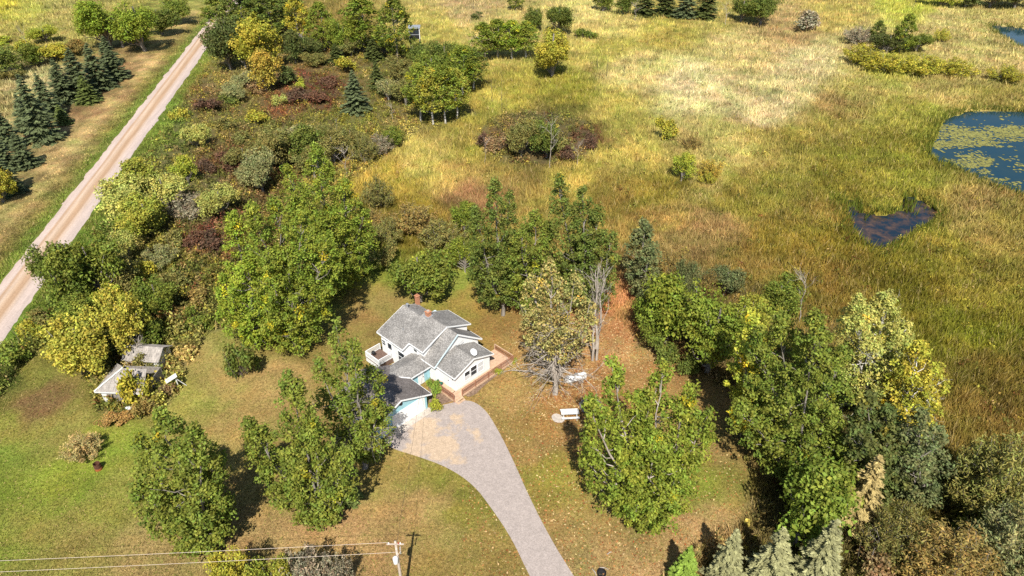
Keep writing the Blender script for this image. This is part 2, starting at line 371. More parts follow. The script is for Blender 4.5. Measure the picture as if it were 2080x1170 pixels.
# ------------------------------------------------------------------ ground sheet
def axis(parts): return np.unique(np.concatenate(parts).round(3))
gx = axis([-np.geomspace(250, 4000, 12), np.arange(-250, -85, 1.9), np.arange(-85, 85, .85), np.arange(85, 251, 1.9), np.geomspace(250, 4000, 12)])
gy = axis([-np.geomspace(20, 3000, 10), np.arange(-20, 30, 8.), np.arange(30, 120, .85), np.arange(120, 345, 1.7), np.geomspace(345, 5000, 14)])
GX, GY = np.meshgrid(gx, gy); X = GX.ravel(); Y = GY.ravel()
front = (Y > 15) & (Y < 700)
PX_, PY_ = PXA(np.where(front, X, 0), np.where(front, Y, 100))
lawn_m = inside(PX_, PY_, LAWN) & front
bare_r = np.abs(across(X, Y)) < 9
Zg = (fbm(X * .12, Y * .12, 55) - .5) * .7
Zg = np.where(lawn_m | bare_r | ((np.abs(X) < 35) & (Y < 85)), Zg * .06, Zg) * (np.hypot(X, Y) < 600)
bank = np.zeros(len(X))
for P in (POND1, POND2, POND3):
    wp = wpoly(P); inn = inside(X, Y, wp); bank = np.where(inn, 1, bank)
Zg = np.where(bank > 0, -1.0, Zg)
ditch = np.abs(across(X, Y)); Zg -= .55 * np.exp(-((ditch - RW / 2 - 3.2) / 1.6) ** 2) * (np.hypot(X, Y) < 700)
Zg = np.where(ditch < RW / 2 + .4, .0, Zg)
colr = np.full((len(X), 3), lin((190, 165, 95)))
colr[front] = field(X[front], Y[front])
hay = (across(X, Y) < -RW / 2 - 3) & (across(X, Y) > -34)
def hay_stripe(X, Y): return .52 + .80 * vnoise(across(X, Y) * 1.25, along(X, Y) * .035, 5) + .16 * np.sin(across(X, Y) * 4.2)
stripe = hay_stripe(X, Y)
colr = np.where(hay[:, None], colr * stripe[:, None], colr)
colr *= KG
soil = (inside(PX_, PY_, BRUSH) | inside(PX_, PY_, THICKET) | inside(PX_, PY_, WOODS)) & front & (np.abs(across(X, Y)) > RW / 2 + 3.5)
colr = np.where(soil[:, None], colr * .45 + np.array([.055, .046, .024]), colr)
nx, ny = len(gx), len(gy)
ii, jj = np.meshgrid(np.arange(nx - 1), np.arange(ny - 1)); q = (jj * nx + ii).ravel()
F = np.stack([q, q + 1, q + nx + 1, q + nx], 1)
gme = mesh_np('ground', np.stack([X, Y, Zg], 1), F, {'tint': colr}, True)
m, t, b = new_mat('ground_cover', .95, .1)
at = N(t, 'ShaderNodeAttribute'); at.attribute_name = 'tint'
co = coords(t)
n1 = noise(t, 2.6, 5, co, .7); n2 = noise(t, 9.0, 3, co, .6); n3 = noise(t, .35, 4, co)
c = mixc(t, at.outputs['Color'], ramp(t, n1, [(.3, .5), (.5, 1.0), (.7, 1.45)]), 1, 'MULTIPLY')
c = mixc(t, c, ramp(t, n2, [(.3, .7), (.5, 1.0), (.7, 1.3)]), .8, 'MULTIPLY')
c = mixc(t, c, ramp(t, n3, [(.3, (1.08, .96, .9)), (.5, (1, 1, 1)), (.7, (.88, 1.06, .84))]), .8, 'MULTIPLY')
t.links.new(c, b.inputs['Base Color']); bump(t, b, n2, .6, .12)
M['ground'] = m
tag(link('ground', gme, m), kind='structure')

# gravel road
def road_sheet(name, w, z, mat, s0=-120, s1=600, seed=1):
    n = 1100; s = np.linspace(s0, s1, n); cols = np.array([-.5, -.42, -.2, 0, .2, .42, .5]); V = []; U = []
    for k, cc in enumerate(cols):
        edge = (fbm(s * .5, s * 0 + k, seed + k) - .5) * (.75 if abs(cc) == .5 else .0)
        a = RC + w * cc + edge
        zz = z + .10 * (1 - (cc * 2) ** 2) - (.10 if abs(cc) == .5 else 0)
        V.append(np.stack([a * RN[0] + s * RD[0], a * RN[1] + s * RD[1], s * 0 + zz], 1)); U.append(np.stack([a - RC, s], 1))
    k = len(cols); V = np.stack(V, 1).reshape(-1, 3); U = np.stack(U, 1).reshape(-1, 2)
    i, j = np.meshgrid(np.arange(n - 1), np.arange(k - 1)); q = (i * k + j).ravel()
    Fq = np.stack([q, q + 1, q + k + 1, q + k], 1)
    me = mesh_np(name, V, Fq, None, True)
    uv = me.uv_layers.new(name='UVMap'); uv.data.foreach_set('uv', U[Fq.ravel()].astype(np.float32).ravel())
    return link(name, me, mat)
m, t, b = new_mat('gravel', .95, .1)
uv = N(t, 'ShaderNodeUVMap'); sp = N(t, 'ShaderNodeSeparateXYZ'); t.links.new(uv.outputs[0], sp.inputs[0])
mp = N(t, 'ShaderNodeMapping'); mp.inputs['Scale'].default_value = (1, .06, 1); t.links.new(uv.outputs[0], mp.inputs[0])
wob = noise(t, .8, 3, mp.outputs[0])
ad = N(t, 'ShaderNodeMath', operation='MULTIPLY_ADD'); t.links.new(wob, ad.inputs[0]); ad.inputs[1].default_value = .7; t.links.new(sp.outputs[0], ad.inputs[2])
mr = N(t, 'ShaderNodeMapRange'); t.links.new(ad.outputs[0], mr.inputs[0]); mr.inputs[1].default_value = -3.4; mr.inputs[2].default_value = 3.9
A, Bc = (.50, .385, .325), (.41, .27, .17)
C2 = (.52, .415, .355)
tr = ramp(t, mr.outputs[0], [(.0, A), (.24, C2), (.30, Bc), (.38, (.54, .41, .31)), (.46, (.49, .35, .24)), (.53, Bc), (.60, Bc), (.66, (.51, .385, .295)), (.74, C2), (1., (.47, .385, .35))])
n1 = noise(t, 1.2, 5, mp.outputs[0], .7); n2 = noise(t, 5, 3, coords(t), .7)
c = mixc(t, tr, ramp(t, n1, [(.3, .82), (.7, 1.12)]), 1, 'MULTIPLY')
c = mixc(t, c, ramp(t, n2, [(.3, .84), (.7, 1.14)]), 1, 'MULTIPLY')
t.links.new(c, b.inputs['Base Color']); bump(t, b, n2, .5, .05)
tag(road_sheet('road', RW, .05, m), kind='structure')

# ponds
m, t, b = new_mat('pond_water', .04, .5)
n = noise(t, .25, 4, coords(t)); b.inputs['IOR'].default_value = 1.33
t.links.new(ramp(t, n, [(.4, (.006, .034, .052)), (.7, (.014, .040, .046))]), b.inputs['Base Color']); bump(t, b, noise(t, 1.6, 2, coords(t, (1, .5, 1))), .06, .05)
M['water'] = m
m2, t, b = new_mat('peaty_water', .08, .5)
n = noise(t, .55, 5, coords(t), .7); b.inputs['IOR'].default_value = 1.33
t.links.new(ramp(t, n, [(.42, (.008, .02, .034)), (.54, (.05, .035, .03)), (.72, (.13, .075, .045))]), b.inputs['Base Color']); bump(t, b, noise(t, 1.6, 2, coords(t)), .06, .05)
M['peat'] = m2
def sheet(name, poly, z, mat, kind='structure', grow=0.0):
    P = np.array([G(x, y)[:2] for x, y in poly]); c = P.mean(0)
    if grow: P = P + (P - c) / np.linalg.norm(P - c, axis=1)[:, None] * grow
    me = bpy.data.meshes.new(name); me.from_pydata([(x, y, z) for x, y in P], [], [tuple(range(len(P)))])
    import bmesh
    bm = bmesh.new(); bm.from_mesh(me); bmesh.ops.recalc_face_normals(bm, faces=bm.faces)
    if bm.faces[0].normal.z < 0: bmesh.ops.reverse_faces(bm, faces=bm.faces)
    bmesh.ops.triangulate(bm, faces=bm.faces); bm.to_mesh(me); bm.free()
    o = link(name, me, mat); o['kind'] = kind
    return o
sheet('pond', POND1, -.38, M['water'], grow=1.5)
sheet('pond', POND2, -.38, M['peat'], grow=1.2)
sheet('pond', POND3, -.38, M['water'], grow=1.5)

# driveway
m, t, b = new_mat('driveway_gravel', .95, .1)
co = coords(t); n1 = noise(t, .32, 4, co, .6); n2 = noise(t, 7, 4, co, .75); n3 = noise(t, 1.4, 4, co, .6)
_s = G(880, 895); mpd = N(t, 'ShaderNodeVectorMath', operation='DISTANCE'); t.links.new(co, mpd.inputs[0]); mpd.inputs[1].default_value = tuple(_s)
dd_ = N(t, 'ShaderNodeMath', operation='MULTIPLY_ADD'); t.links.new(n1, dd_.inputs[0]); dd_.inputs[1].default_value = -16.0; t.links.new(mpd.outputs['Value'], dd_.inputs[2])
mrd = N(t, 'ShaderNodeMapRange'); t.links.new(dd_.outputs[0], mrd.inputs[0]); mrd.inputs[1].default_value = -4.0; mrd.inputs[2].default_value = -5.5
base = mixc(t, (.37, .315, .285), (.48, .365, .26), mrd.outputs[0])
c = mixc(t, base, ramp(t, n2, [(.3, .72), (.5, 1.), (.7, 1.28)]), 1, 'MULTIPLY')
c = mixc(t, c, ramp(t, n3, [(.3, .9), (.7, 1.08)]), 1, 'MULTIPLY')
t.links.new(c, b.inputs['Base Color']); bump(t, b, n2, .5, .04)
sheet('driveway', DRIVE, .06, m)
m, t, b = new_mat('bed_soil', .95, .1)
n1 = noise(t, 3.5, 5, coords(t), .7); t.links.new(ramp(t, n1, [(.3, (.10, .065, .045)), (.5, (.20, .135, .095)), (.7, (.33, .24, .18))]), b.inputs['Base Color']); bump(t, b, n1, .6, .08)
sheet('garden_bed', smooth_poly([(871, 826), (873, 800), (868, 778), (876, 768), (890, 772), (912, 795), (928, 812), (905, 820)], 1), .05, m)
sheet('garden_bed', smooth_poly([(944, 806), (950, 790), (985, 765), (1036, 732), (1044, 736), (1020, 755), (985, 782), (962, 806)], 1), .05, m)
# ------------------------------------------------------------------ house (local axes: p to the right-back, q to the right-front)
HYAW = math.radians(46.0); HO = G(868.5, 829)
def hroot(name, label, cat): return tag(empty(name, tuple(HO), HYAW), label, cat)
def pbox(mb, p0, p1, q0, q1, z0, z1): return mb.box(min(p0, p1), max(p0, p1), -max(q0, q1), -min(q0, q1), z0, z1)
def hp(p, q, z): return (p, -q, z)
def set_uv(o, fu, fv):
    me = o.data; uv = me.uv_layers.new(name='UVMap')
    co = np.zeros(len(me.vertices) * 3, np.float32); me.vertices.foreach_get('co', co); co = co.reshape(-1, 3)
    li = np.zeros(len(me.loops), np.int32); me.loops.foreach_get('vertex_index', li); c = co[li]
    uv.data.foreach_set('uv', np.stack([fu(c), fv(c)], 1).astype(np.float32).ravel())
def slope(parent, name, p0, z0, p1, z1, q0, q1, mat, th=.14):
    """a roof slab between (p0,z0) and (p1,z1), running from q0 to q1"""
    s = (z1 - z0) / (p1 - p0)
    o = MB().prism([hp(p0, q0, z0), hp(p1, q0, z1), hp(p1, q0, z1 - th), hp(p0, q0, z0 - th)], (0, -(q1 - q0), 0)).build(name, mat, parent)
    k = math.sqrt(1 + s * s); set_uv(o, lambda c: c[:, 1], lambda c: c[:, 0] * k)
    return o
def rake(parent, p0, z0, p1, z1, q, mat, w=.05, h=.2):
    return MB().prism([hp(p0, q, z0 - .01), hp(p1, q, z1 - .01), hp(p1, q, z1 - .01 - h), hp(p0, q, z0 - .01 - h)], (0, -w, 0)).build('rake_board', mat, parent)
def fascia(parent, p, z, q0, q1, side, mat, h=.19):
    return pbox(MB(), p, p + side * .06, q0, q1, z - h, z - .015).build('fascia', mat, parent)
def gable_walls(parent, name, p0, p1, q0, q1, z0, ze, pr, zr, mat):
    poly = [hp(p0, q0, z0), hp(p1, q0, z0), hp(p1, q0, ze), hp(pr, q0, zr), hp(p0, q0, ze)]
    return MB().prism(poly, (0, -(q1 - q0), 0)).build(name, mat, parent)
def window_q(parent, p, q, z0, wd, ht, panes, mat_glass):
    """window in a wall facing the q side"""
    w_ = empty_part('window', parent, hp(p, q, z0))
    f = MB()
    f.box(-wd / 2, wd / 2, -.06, 0, -.08, 0).box(-wd / 2, wd / 2, -.06, 0, ht, ht + .08).box(-wd / 2 - .08, -wd / 2, -.06, 0, -.08, ht + .08).box(wd / 2, wd / 2 + .08, -.06, 0, -.08, ht + .08)
    f.box(-wd / 2, wd / 2, -.05, 0, ht / 2 - .03, ht / 2 + .03)
    f.build('window_frame', M['trim'], w_)
    for k, mt in enumerate(panes):
        MB().box(-wd / 2, wd / 2, -.025, 0, (ht / 2 + .03) if k else 0, ht if k else ht / 2 - .03).build('pane', M[mt], w_)
    return w_
def empty_part(name, parent, loc, rz=0):
    o = bpy.data.objects.new(name, None); COL.objects.link(o); o.parent = parent; o.location = loc; o.rotation_euler = (0, 0, rz); o.empty_display_size = .2
    return o
def window_p(parent, p, q, z0, wd, ht, panes):
    w_ = window_q(parent, p, q, z0, wd, ht, panes, None); w_.rotation_euler = (0, 0, -math.pi / 2); return w_

H = hroot('house', 'white sided house with stepped grey shingle gables and two brick chimneys', 'house')
T = M['trim']; R = M['shingle']
# rear block
RS = .42; RP, RZ = 7.65, 6.2
zL = lambda p: RZ - RS * (RP - p)
gable_walls(H, 'wall', 2.6, 9.05, -12.45, -8.95, 0, zL(2.6) - .2, 7.0, zL(7.0) - .2, M['siding'])
slope(H, 'roof', 2.25, zL(2.25), 7.0, zL(7.0), -12.8, -9.1, R)
slope(H, 'roof', 7.0, zL(7.0), 9.4, zL(7.0) - 1.0, -12.8, -8.95, R)
slope(H, 'roof', 2.25, zL(2.25), 3.4, zL(3.4), -9.1, -7.3, R)
rake(H, 2.25, zL(2.25), 7.0, zL(7.0), -12.86, T); rake(H, 7.0, zL(7.0), 9.4, zL(7.0) - 1.0, -12.86, T)
fascia(H, 2.25, zL(2.25), -12.8, -7.3, -1, T); rake(H, 2.25, zL(2.25), 3.4, zL(3.4), -7.3, T)
pbox(MB(), 2.6, 3.81, -8.94, -7.55, 0, zL(2.6) - .2).build('wall', M['siding'], H)
# raised middle block with shallow roof
gable_walls(H, 'wall', 3.8, 11.4, -8.9, -4.86, 0, 4.36, RP, 5.96, M['siding'])
slope(H, 'roof', 3.4, zL(3.4), RP, RZ, -9.1, -4.55, R); slope(H, 'roof', RP, RZ, 11.8, 4.45, -9.1, -4.55, R)
rake(H, 3.4, zL(3.4), RP, RZ, -4.55, T); rake(H, RP, RZ, 11.8, 4.45, -4.55, T); rake(H, RP, RZ, 11.8, 4.45, -9.16, T)
fascia(H, 3.4, zL(3.4), -7.3, -4.5, -1, T); fascia(H, 11.8, 4.45, -9.1, -4.5, 1, T)
# steep front gable
gable_walls(H, 'wall', 3.9, 11.5, -4.85, -2.85, 0, 3.1, 7.7, 5.86, M['siding'])
slope(H, 'roof', 3.5, 2.98, 7.7, 6.05, -4.84, -2.5, R); slope(H, 'roof', 7.7, 6.05, 11.9, 2.98, -4.84, -2.5, R)
rake(H, 3.5, 2.98, 7.7, 6.05, -2.5, M['trim_blue'], h=.26); rake(H, 7.7, 6.05, 11.9, 2.98, -2.5, T, h=.26)
fascia(H, 3.5, 2.98, -5.8, -2.45, -1, T); fascia(H, 11.9, 2.98, -4.84, -2.45, 1, T)
slope(H, 'roof', 3.5, 2.98, 3.8, 3.2, -5.75, -4.84, R)
# front porch room
gable_walls(H, 'wall', 4.3, 10.4, -2.84, .5, 0, 2.86, 7.35, 3.98, M['siding'])
slope(H, 'roof', 3.92, 2.88, 7.35, 4.15, -2.84, .85, R); slope(H, 'roof', 7.35, 4.15, 10.8, 2.88, -2.84, .85, R)
rake(H, 3.92, 2.88, 7.35, 4.15, .85, T); rake(H, 7.35, 4.15, 10.8, 2.88, .85, T)
fascia(H, 3.92, 2.88, -2.84, .9, -1, T); fascia(H, 10.8, 2.88, -2.84, .9, 1, T)
for (wp, z0, wd, ht, pn) in ((6.35, 1.0, .85, 1.35, ('blind', 'glass')), (7.5, 1.15, 1.0, 1.4, ('glass', 'glass')), (8.75, 1.0, .95, 1.5, ('blind', 'blind'))):
    window_q(H, wp, .502, z0, wd, ht, pn, None)
# door with dark lamp, facing the porch on the left side
dr = empty_part('door', H, hp(4.298, -1.1, .42), -math.pi / 2)
MB().box(-.5, .5, -.05, 0, 0, 2.05).build('door_leaf', T, dr); MB().box(.3, .38, -.1, -.05, .95, 1.05).build('handle', M['dark'], dr)
pbox(MB(), 4.2, 4.3, .0, .15, 2.0, 2.3).build('porch_lamp', M['dark'], H)
# left side windows of the rear block
window_p(H, 2.598, -11.9, 2.0, .7, .8, ('glass', 'glass')); window_p(H, 2.598, -10.6, .95, .85, 2.0, ('trim', 'glass'))
window_p(H, 2.598, -8.15, 1.2, 1.3, 1.6, ('glass', 'glass')); window_p(H, 3.798, -6.6, 2.6, .7, .9, ('blind', 'glass'))
# window with dark trellis high on the middle gable, antenna mast
MB().bar(hp(7.2, -2.42, 4.2), hp(8.4, -2.3, 4.75), .035, .035).build('antenna', M['metal'], H)
# chimneys and vents
ch = MB(); pbox(ch, 7.3, 7.9, -8.5, -7.9, 5.4, 6.75).build('chimney', M['brick'], H)
cc = [c for c in H.children if c.name.startswith('chimney')][0]
pbox(MB(), 7.24, 7.96, -8.56, -7.84, 6.75, 6.85).build('cap', M['brick'], cc); pbox(MB(), 7.45, 7.75, -8.35, -8.05, 6.85, 7.0).build('flue', M['concrete'], cc)
pbox(MB(), 7.1, 8.1, -8.7, -7.7, 5.6, 6.2).build('flashing', M['metal'], cc)
c2 = pbox(MB(), 9.12, 9.62, -12.95, -12.46, 0, 6.3).build('chimney', M['brick'], H)
pbox(MB(), 9.06, 9.68, -13.01, -12.4, 6.3, 6.4).build('cap', M['brick'], c2); pbox(MB(), 9.25, 9.5, -12.82, -12.58, 6.4, 6.6).build('flue', M['brick'], c2)
v = MB().lathe([(.09, 0), (.09, .55), (.2, .56), (.2, .68), (.05, .74)], 10).build('roof_vent', M['metal'], H, hp(7.1, -12.0, zL(7.0) - .12))
pbox(MB(), 9.1, 9.9, -9.6, -8.9, 4.9, 5.2).build('valley_flashing', M['trim_blue'], H)
v = MB().lathe([(.06, 0), (.06, .4)], 8).build('vent_pipe', M['metal'], H, hp(4.3, -9.6, zL(4.3) - .1))
# satellite dish on the front roof
dh = empty_part('satellite_dish', H, hp(7.75, .25, 3.95))
dish = MB().lathe([(.02, .0), (.22, .03), (.40, .10), (.50, .18), (.48, .19), (.38, .12), (.2, .05), (.02, .02)], 18).build('reflector', M['white_metal'], dh, (0, 0, .55), True)
dish.rotation_euler = (math.radians(38), math.radians(10), 0)
MB().tube([(0, 0, 0), (0, 0, .35), (0, .05, .55)], .03).build('mast', M['metal'], dh)
MB().tube([(0, .0, .6), (0, -.35, .75), (0, -.42, .95)], .02).build('feed_arm', M['metal'], dh)

# breezeway between house and garage
BW = hroot('breezeway', 'pale blue breezeway with white door joining house and garage', 'breezeway')
MB().prism([hp(.1, -7.1, 0), hp(.1, -4.0, 0), hp(.1, -4.0, 2.3), hp(.1, -5.55, 2.95), hp(.1, -7.1, 2.3)], (3.72, 0, 0)).build('wall', M['blue_siding'], BW)
for (qa, za, qb, zb) in ((-3.6, 2.4, -5.55, 3.1), (-7.5, 2.4, -5.55, 3.1)):
    pe = 3.88; pg = .2 if qa > -5 else .2
    o = MB().prism([hp(pg, qa, za), hp(pe, qa, za), hp(pe, qb, zb), hp(-2.0, qb, zb)], (0, 0, -.13)).build('roof', R, BW)
    set_uv(o, lambda c: c[:, 0], lambda c: c[:, 1] * 1.06)
pbox(MB(), .5, 3.88, -3.6, -3.54, 2.22, 2.385).build('fascia', T, BW); pbox(MB(), .5, 2.55, -7.56, -7.5, 2.22, 2.385).build('fascia', T, BW)
MB().bar(hp(.46, -3.62, 2.46), hp(-1.95, -5.5, 3.16), .16, .03).build('valley_flashing', T, BW)
d2 = empty_part('door', BW, hp(2.35, -3.995, .1)); MB().box(-.5, .5, -.06, 0, 0, 2.05).build('door_leaf', T, d2); MB().box(.32, .4, -.12, -.06, .95, 1.05).build('handle', M['dark'], d2)

# garage
GR = hroot('garage', 'pale blue double garage with large white door and dark shaded roof', 'garage')
GZ, GP = 4.25, -3.95
gable_walls(GR, 'wall', -7.9, 0, -7.3, 0, 0, 2.42, GP, GZ - .2, M['blue_siding'])
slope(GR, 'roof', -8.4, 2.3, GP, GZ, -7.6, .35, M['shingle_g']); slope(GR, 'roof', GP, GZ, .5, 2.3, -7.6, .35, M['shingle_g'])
rake(GR, -8.4, 2.3, GP, GZ, .35, T); rake(GR, GP, GZ, .5, 2.3, .35, T); fascia(GR, .5, 2.3, -3.5, .4, 1, T); fascia(GR, -8.4, 2.3, -7.6, .4, -1, T)
gd = empty_part('garage_door', GR, hp(-2.85, .002, .02))
for k in range(4):
    pn = MB().box(-2.33, 2.33, -.05, 0, k * .54 + .01, k * .54 + .53)
    for j in range(8): pn.box(-2.33 + j * .582 + .08, -2.33 + (j + 1) * .582 - .08, -.065, -.05, k * .54 + .1, k * .54 + .44)
    pn.build('door_panel', T, gd)
MB().box(-2.5, -2.34, -.06, 0, 0, 2.32).box(2.34, 2.5, -.06, 0, 0, 2.32).box(-2.34, 2.34, -.06, 0, 2.18, 2.32).build('door_frame', T, gd)
sd = empty_part('door', GR, hp(-6.55, .002, .02)); MB().box(-.5, .5, -.05, 0, 0, 2.05).build('door_leaf', T, sd); MB().box(-.4, -.32, -.11, -.05, .95, 1.05).build('handle', M['dark'], sd)
MB().lathe([(.2, 0), (.24, .04), (.24, .08), (.05, .1)], 12, axis='y').build('round_vent', M['dark'], GR, hp(GP + .1, .1, 3.35))
pbox(MB(), -5.6, .1, .03, 1.0, -.1, .09).build('apron', M['concrete'], GR)

# ------------------------------------------------------------------ cedar front deck
DK = hroot('front_deck', 'cedar deck with brown railing wrapped around the front room', 'deck')
Ldk = lambda x, y, z: ((G(x, y, z) - HO)[:2] @ np.array([math.cos(HYAW), math.sin(HYAW)]), (G(x, y, z) - HO)[:2] @ np.array([math.sin(HYAW), -math.cos(HYAW)]))
DZ = .42; PR = Ldk(1035.5, 717, 1.38)[0]; QF = 1.75
k = 0
for i in range(22):
    q0 = -1.9 + i * .166
    if q0 > QF - .12: break
    lo = 10.45 if q0 < .5 else 3.0
    pbox(MB(), lo, PR, q0, q0 + .145, DZ - .05, DZ + (i % 3) * .004).build('deck_board', M['deck'], DK)
for i in range(8):
    p0 = 2.95 + i * .166
    if p0 > 4.2: break
    pbox(MB(), p0, p0 + .145, -2.6, .48, DZ - .05, DZ + (i % 3) * .004).build('deck_board', M['deck'], DK)
pbox(MB(), 3.0, PR, QF - .06, QF, .12, DZ - .06).build('skirt_board', M['deck'], DK); pbox(MB(), PR - .05, PR, -1.9, QF - .07, .12, DZ - .06).build('skirt_board', M['deck'], DK)
pbox(MB(), 2.93, 2.98, -2.6, QF - .07, .12, DZ - .06).build('skirt_board', M['deck'], DK)
bal = MB().box(-.022, .022, -.022, .022, 0, .86).v; bme = None
def railing(parent, pa, qa, pb, qb, z0, h, mat, rmat, step=.16, npost=1.9, wcap=.1):
    global bme
    L = math.hypot(pb - pa, qb - qa); d = ((pb - pa) / L, (qb - qa) / L)
    MB().bar(hp(pa, qa, z0 + h), hp(pb, qb, z0 + h), wcap, .045).build('top_rail', rmat, parent)
    MB().bar(hp(pa, qa, z0 + .12), hp(pb, qb, z0 + .12), .05, .07).build('bottom_rail', mat, parent)
    n = max(2, int(L / npost) + 1)
    for i in range(n):
        s = L * i / (n - 1); p, q_ = pa + d[0] * s, qa + d[1] * s
        pbox(MB(), p - .05, p + .05, q_ - .05, q_ + .05, z0 - .4, z0 + h - .03).build('post', rmat, parent)
    n = int(L / step)
    me = None
    for i in range(1, n):
        s = L * i / n; p, q_ = pa + d[0] * s, qa + d[1] * s
        if me is None:
            o = MB().box(-.024, .024, -.024, .024, .155, h - .025).build('baluster', mat, parent); me = o.data; o.location = hp(p, q_, z0)
        else: link('baluster', me, None, parent, hp(p, q_, z0))
railing(DK, 4.35, QF - .05, PR - .05, QF - .05, DZ, .95, M['rail'], M['rail'])
railing(DK, PR - .05, QF - .15, PR - .05, -1.85, DZ, .95, M['rail'], M['deck'])
railing(DK, 2.98, -2.5, 2.98, QF - .1, DZ, .95, M['rail'], M['rail'])
for k in range(2):
    pbox(MB(), 3.15, 4.2, QF + .02 + k * .3, QF + .3 + k * .3, DZ - .2 - k * .19, DZ - .14 - k * .19).build('stair_tread', M['deck'], DK)
    pbox(MB(), 3.15, 4.2, QF + .0 + k * .3, QF + .02 + k * .3, DZ - .4 - k * .0, DZ - .21 - k * .19).build('stair_riser', M['rail'], DK)
for pz in (3.08, 4.2): MB().prism([hp(pz, QF, DZ - .06), hp(pz, QF + .75, .0), hp(pz, QF, 0)], (.06, 0, 0)).build('stringer', M['deck'], DK)
# green chair on the deck
CHR = tag(empty('chair', tuple(HO + np.array([math.cos(HYAW) * 3.6 + math.sin(HYAW) * -1.6, math.sin(HYAW) * 3.6 - math.cos(HYAW) * -1.6, DZ + .01])), HYAW + .5), 'green garden chair on the cedar deck beside the porch door', 'chair')
MB().box(-.25, .25, -.25, .25, .40, .44).build('seat', M['green_pl'], CHR); MB().prism([(-.25, .24, .44), (.25, .24, .44), (.22, .36, .95), (-.22, .36, .95)], (0, .03, .01)).build('backrest', M['green_pl'], CHR)
for sx in (-.22, .22):
    for sy in (-.22, .22): MB().box(sx - .02, sx + .02, sy - .02, sy + .02, 0, .40).build('leg', M['green_pl'], CHR)
# white railed side deck
SD = hroot('side_deck', 'small brown side deck with white baluster railing by the rear wall', 'deck')
S0, S1, SQ0, SQ1, SZ = .15, 2.55, -13.0, -10.1, .75
for i in range(14):
    p0 = S0 + i * .172; pbox(MB(), p0, p0 + .15, SQ0, SQ1, SZ - .05, SZ + (i % 3) * .004).build('deck_board', M['deck_dark'], SD)
railing(SD, S0 + .05, SQ0 + .05, S0 + .05, SQ1 - .05, SZ, .95, M['trim'], M['trim'], .14, 1.5); railing(SD, S0 + .15, SQ0 + .05, S1, SQ0 + .05, SZ, .95, M['trim'], M['trim'], .14); railing(SD, S0 + .15, SQ1 - .05, S1, SQ1 - .05, SZ, .95, M['trim'], M['trim'], .14)
pbox(MB(), S0, S0 + .04, SQ0, SQ1, .05, SZ - .06).build('skirt_board', M['trim'], SD); pbox(MB(), S0 + .05, S1, SQ1 - .04, SQ1, .05, SZ - .06).build('skirt_board', M['deck_dark'], SD)
def hw(p, q, z): return tuple(HO + np.array([math.cos(HYAW) * p + math.sin(HYAW) * q, math.sin(HYAW) * p - math.cos(HYAW) * q, z]))
GRL = tag(empty('grill', hw(.9, -12.2, SZ + .01), HYAW), 'small black kettle grill on the white railed side deck', 'grill')
MB().lathe([(.05, .5), (.22, .56), (.28, .7), (.28, .74), (.2, .9), (.04, .96)], 14).build('kettle', M['dark'], GRL, smooth=True)
for k in range(3): MB().tube([(.15 * math.cos(k * 2.1), .15 * math.sin(k * 2.1), .56), (.3 * math.cos(k * 2.1), .3 * math.sin(k * 2.1), 0)], .02).build('leg', M['dark'], GRL)

# ------------------------------------------------------------------ old shed under the yellow tree
FL = G(192, 796, 2.1)
SH = tag(empty('shed', (FL[0], FL[1], 0), math.radians(-3)), 'collapsing grey shingled shed overgrown by vines near the yellow tree', 'shed')
SWd, SDp, SE, SR = 6.2, 5.4, 2.1, 3.75
def courses(A0, A1, B0, B1, n, parent, mat, th=.05):
    """overlapping shingle rows on a roof plane: eave A0-A1, top B0-B1"""
    A0, A1, B0, B1 = map(lambda v: np.array(v, float), (A0, A1, B0, B1)); nn = np.cross(A1 - A0, B0 - A0); nn /= np.linalg.norm(nn)
    if nn[2] < 0: nn = -nn
    for i in range(n):
        a, c = i / n, min(1, (i + 1.25) / n)
        P = [A0 + (B0 - A0) * a + nn * th, A1 + (B1 - A1) * a + nn * th, A1 + (B1 - A1) * c, A0 + (B0 - A0) * c]
        MB().prism(P, nn * .03).build('shingle_row', mat, parent)
m, t, b = new_mat('old_wood_shingles', .95, .1)
n1 = noise(t, 2.2, 4, coords(t, (4, .6, 1))); n2 = noise(t, .8, 3, coords(t))
t.links.new(mixc(t, ramp(t, n1, [(.3, (.22, .20, .185)), (.5, (.36, .325, .29)), (.7, (.50, .45, .40))]), ramp(t, n2, [(.3, .75), (.7, 1.1)]), 1, 'MULTIPLY'), b.inputs['Base Color'])
M['oldsh'] = m
courses((0, 0, SE), (SWd, 0, SE), (2.7, 2.7, SR), (SWd - .4, 2.7, SR), 11, SH, m)
courses((0, SDp, SE), (0, 0, SE), (2.7, 2.9, SR), (2.7, 2.7, SR), 11, SH, m)
MB().bar((-.02, -.02, SE + .1), (2.7, 2.7, SR + .12), .24, .05).build('hip_board', M['white_wood'], SH)
MB().bar((0, -.05, SE - .02), (SWd, -.05, SE - .06), .05, .16).build('fascia', M['white_wood'], SH)
MB().box(.45, .52, .35, 1.2, 0, SE - .05).box(.53, 1.15, .3, .36, 0, SE - .05).build('wall', M['white_wood'], SH)
for i in range(9): MB().box(1.17 + i * .2, 1.35 + i * .2, .32 - (i % 2) * .03, .37 - (i % 2) * .03, 0, SE - .06).build('plank', M['old_wood'], SH)
MB().box(.45, .52, 1.25, SDp - .3, 0, SE - .05).box(.45, SWd - .3, SDp - .35, SDp - .28, 0, SE - .05).box(SWd - .4, SWd - .33, .3, SDp - .4, 0, SE - .05).build('wall', M['old_wood'], SH)
for x in (4.3, 5.6): MB().bar((x, .4, 0), (x + .5, .35, SE - .1), .14, .14).build('post', M['old_wood'], SH)
SB = G(262, 752, 0)
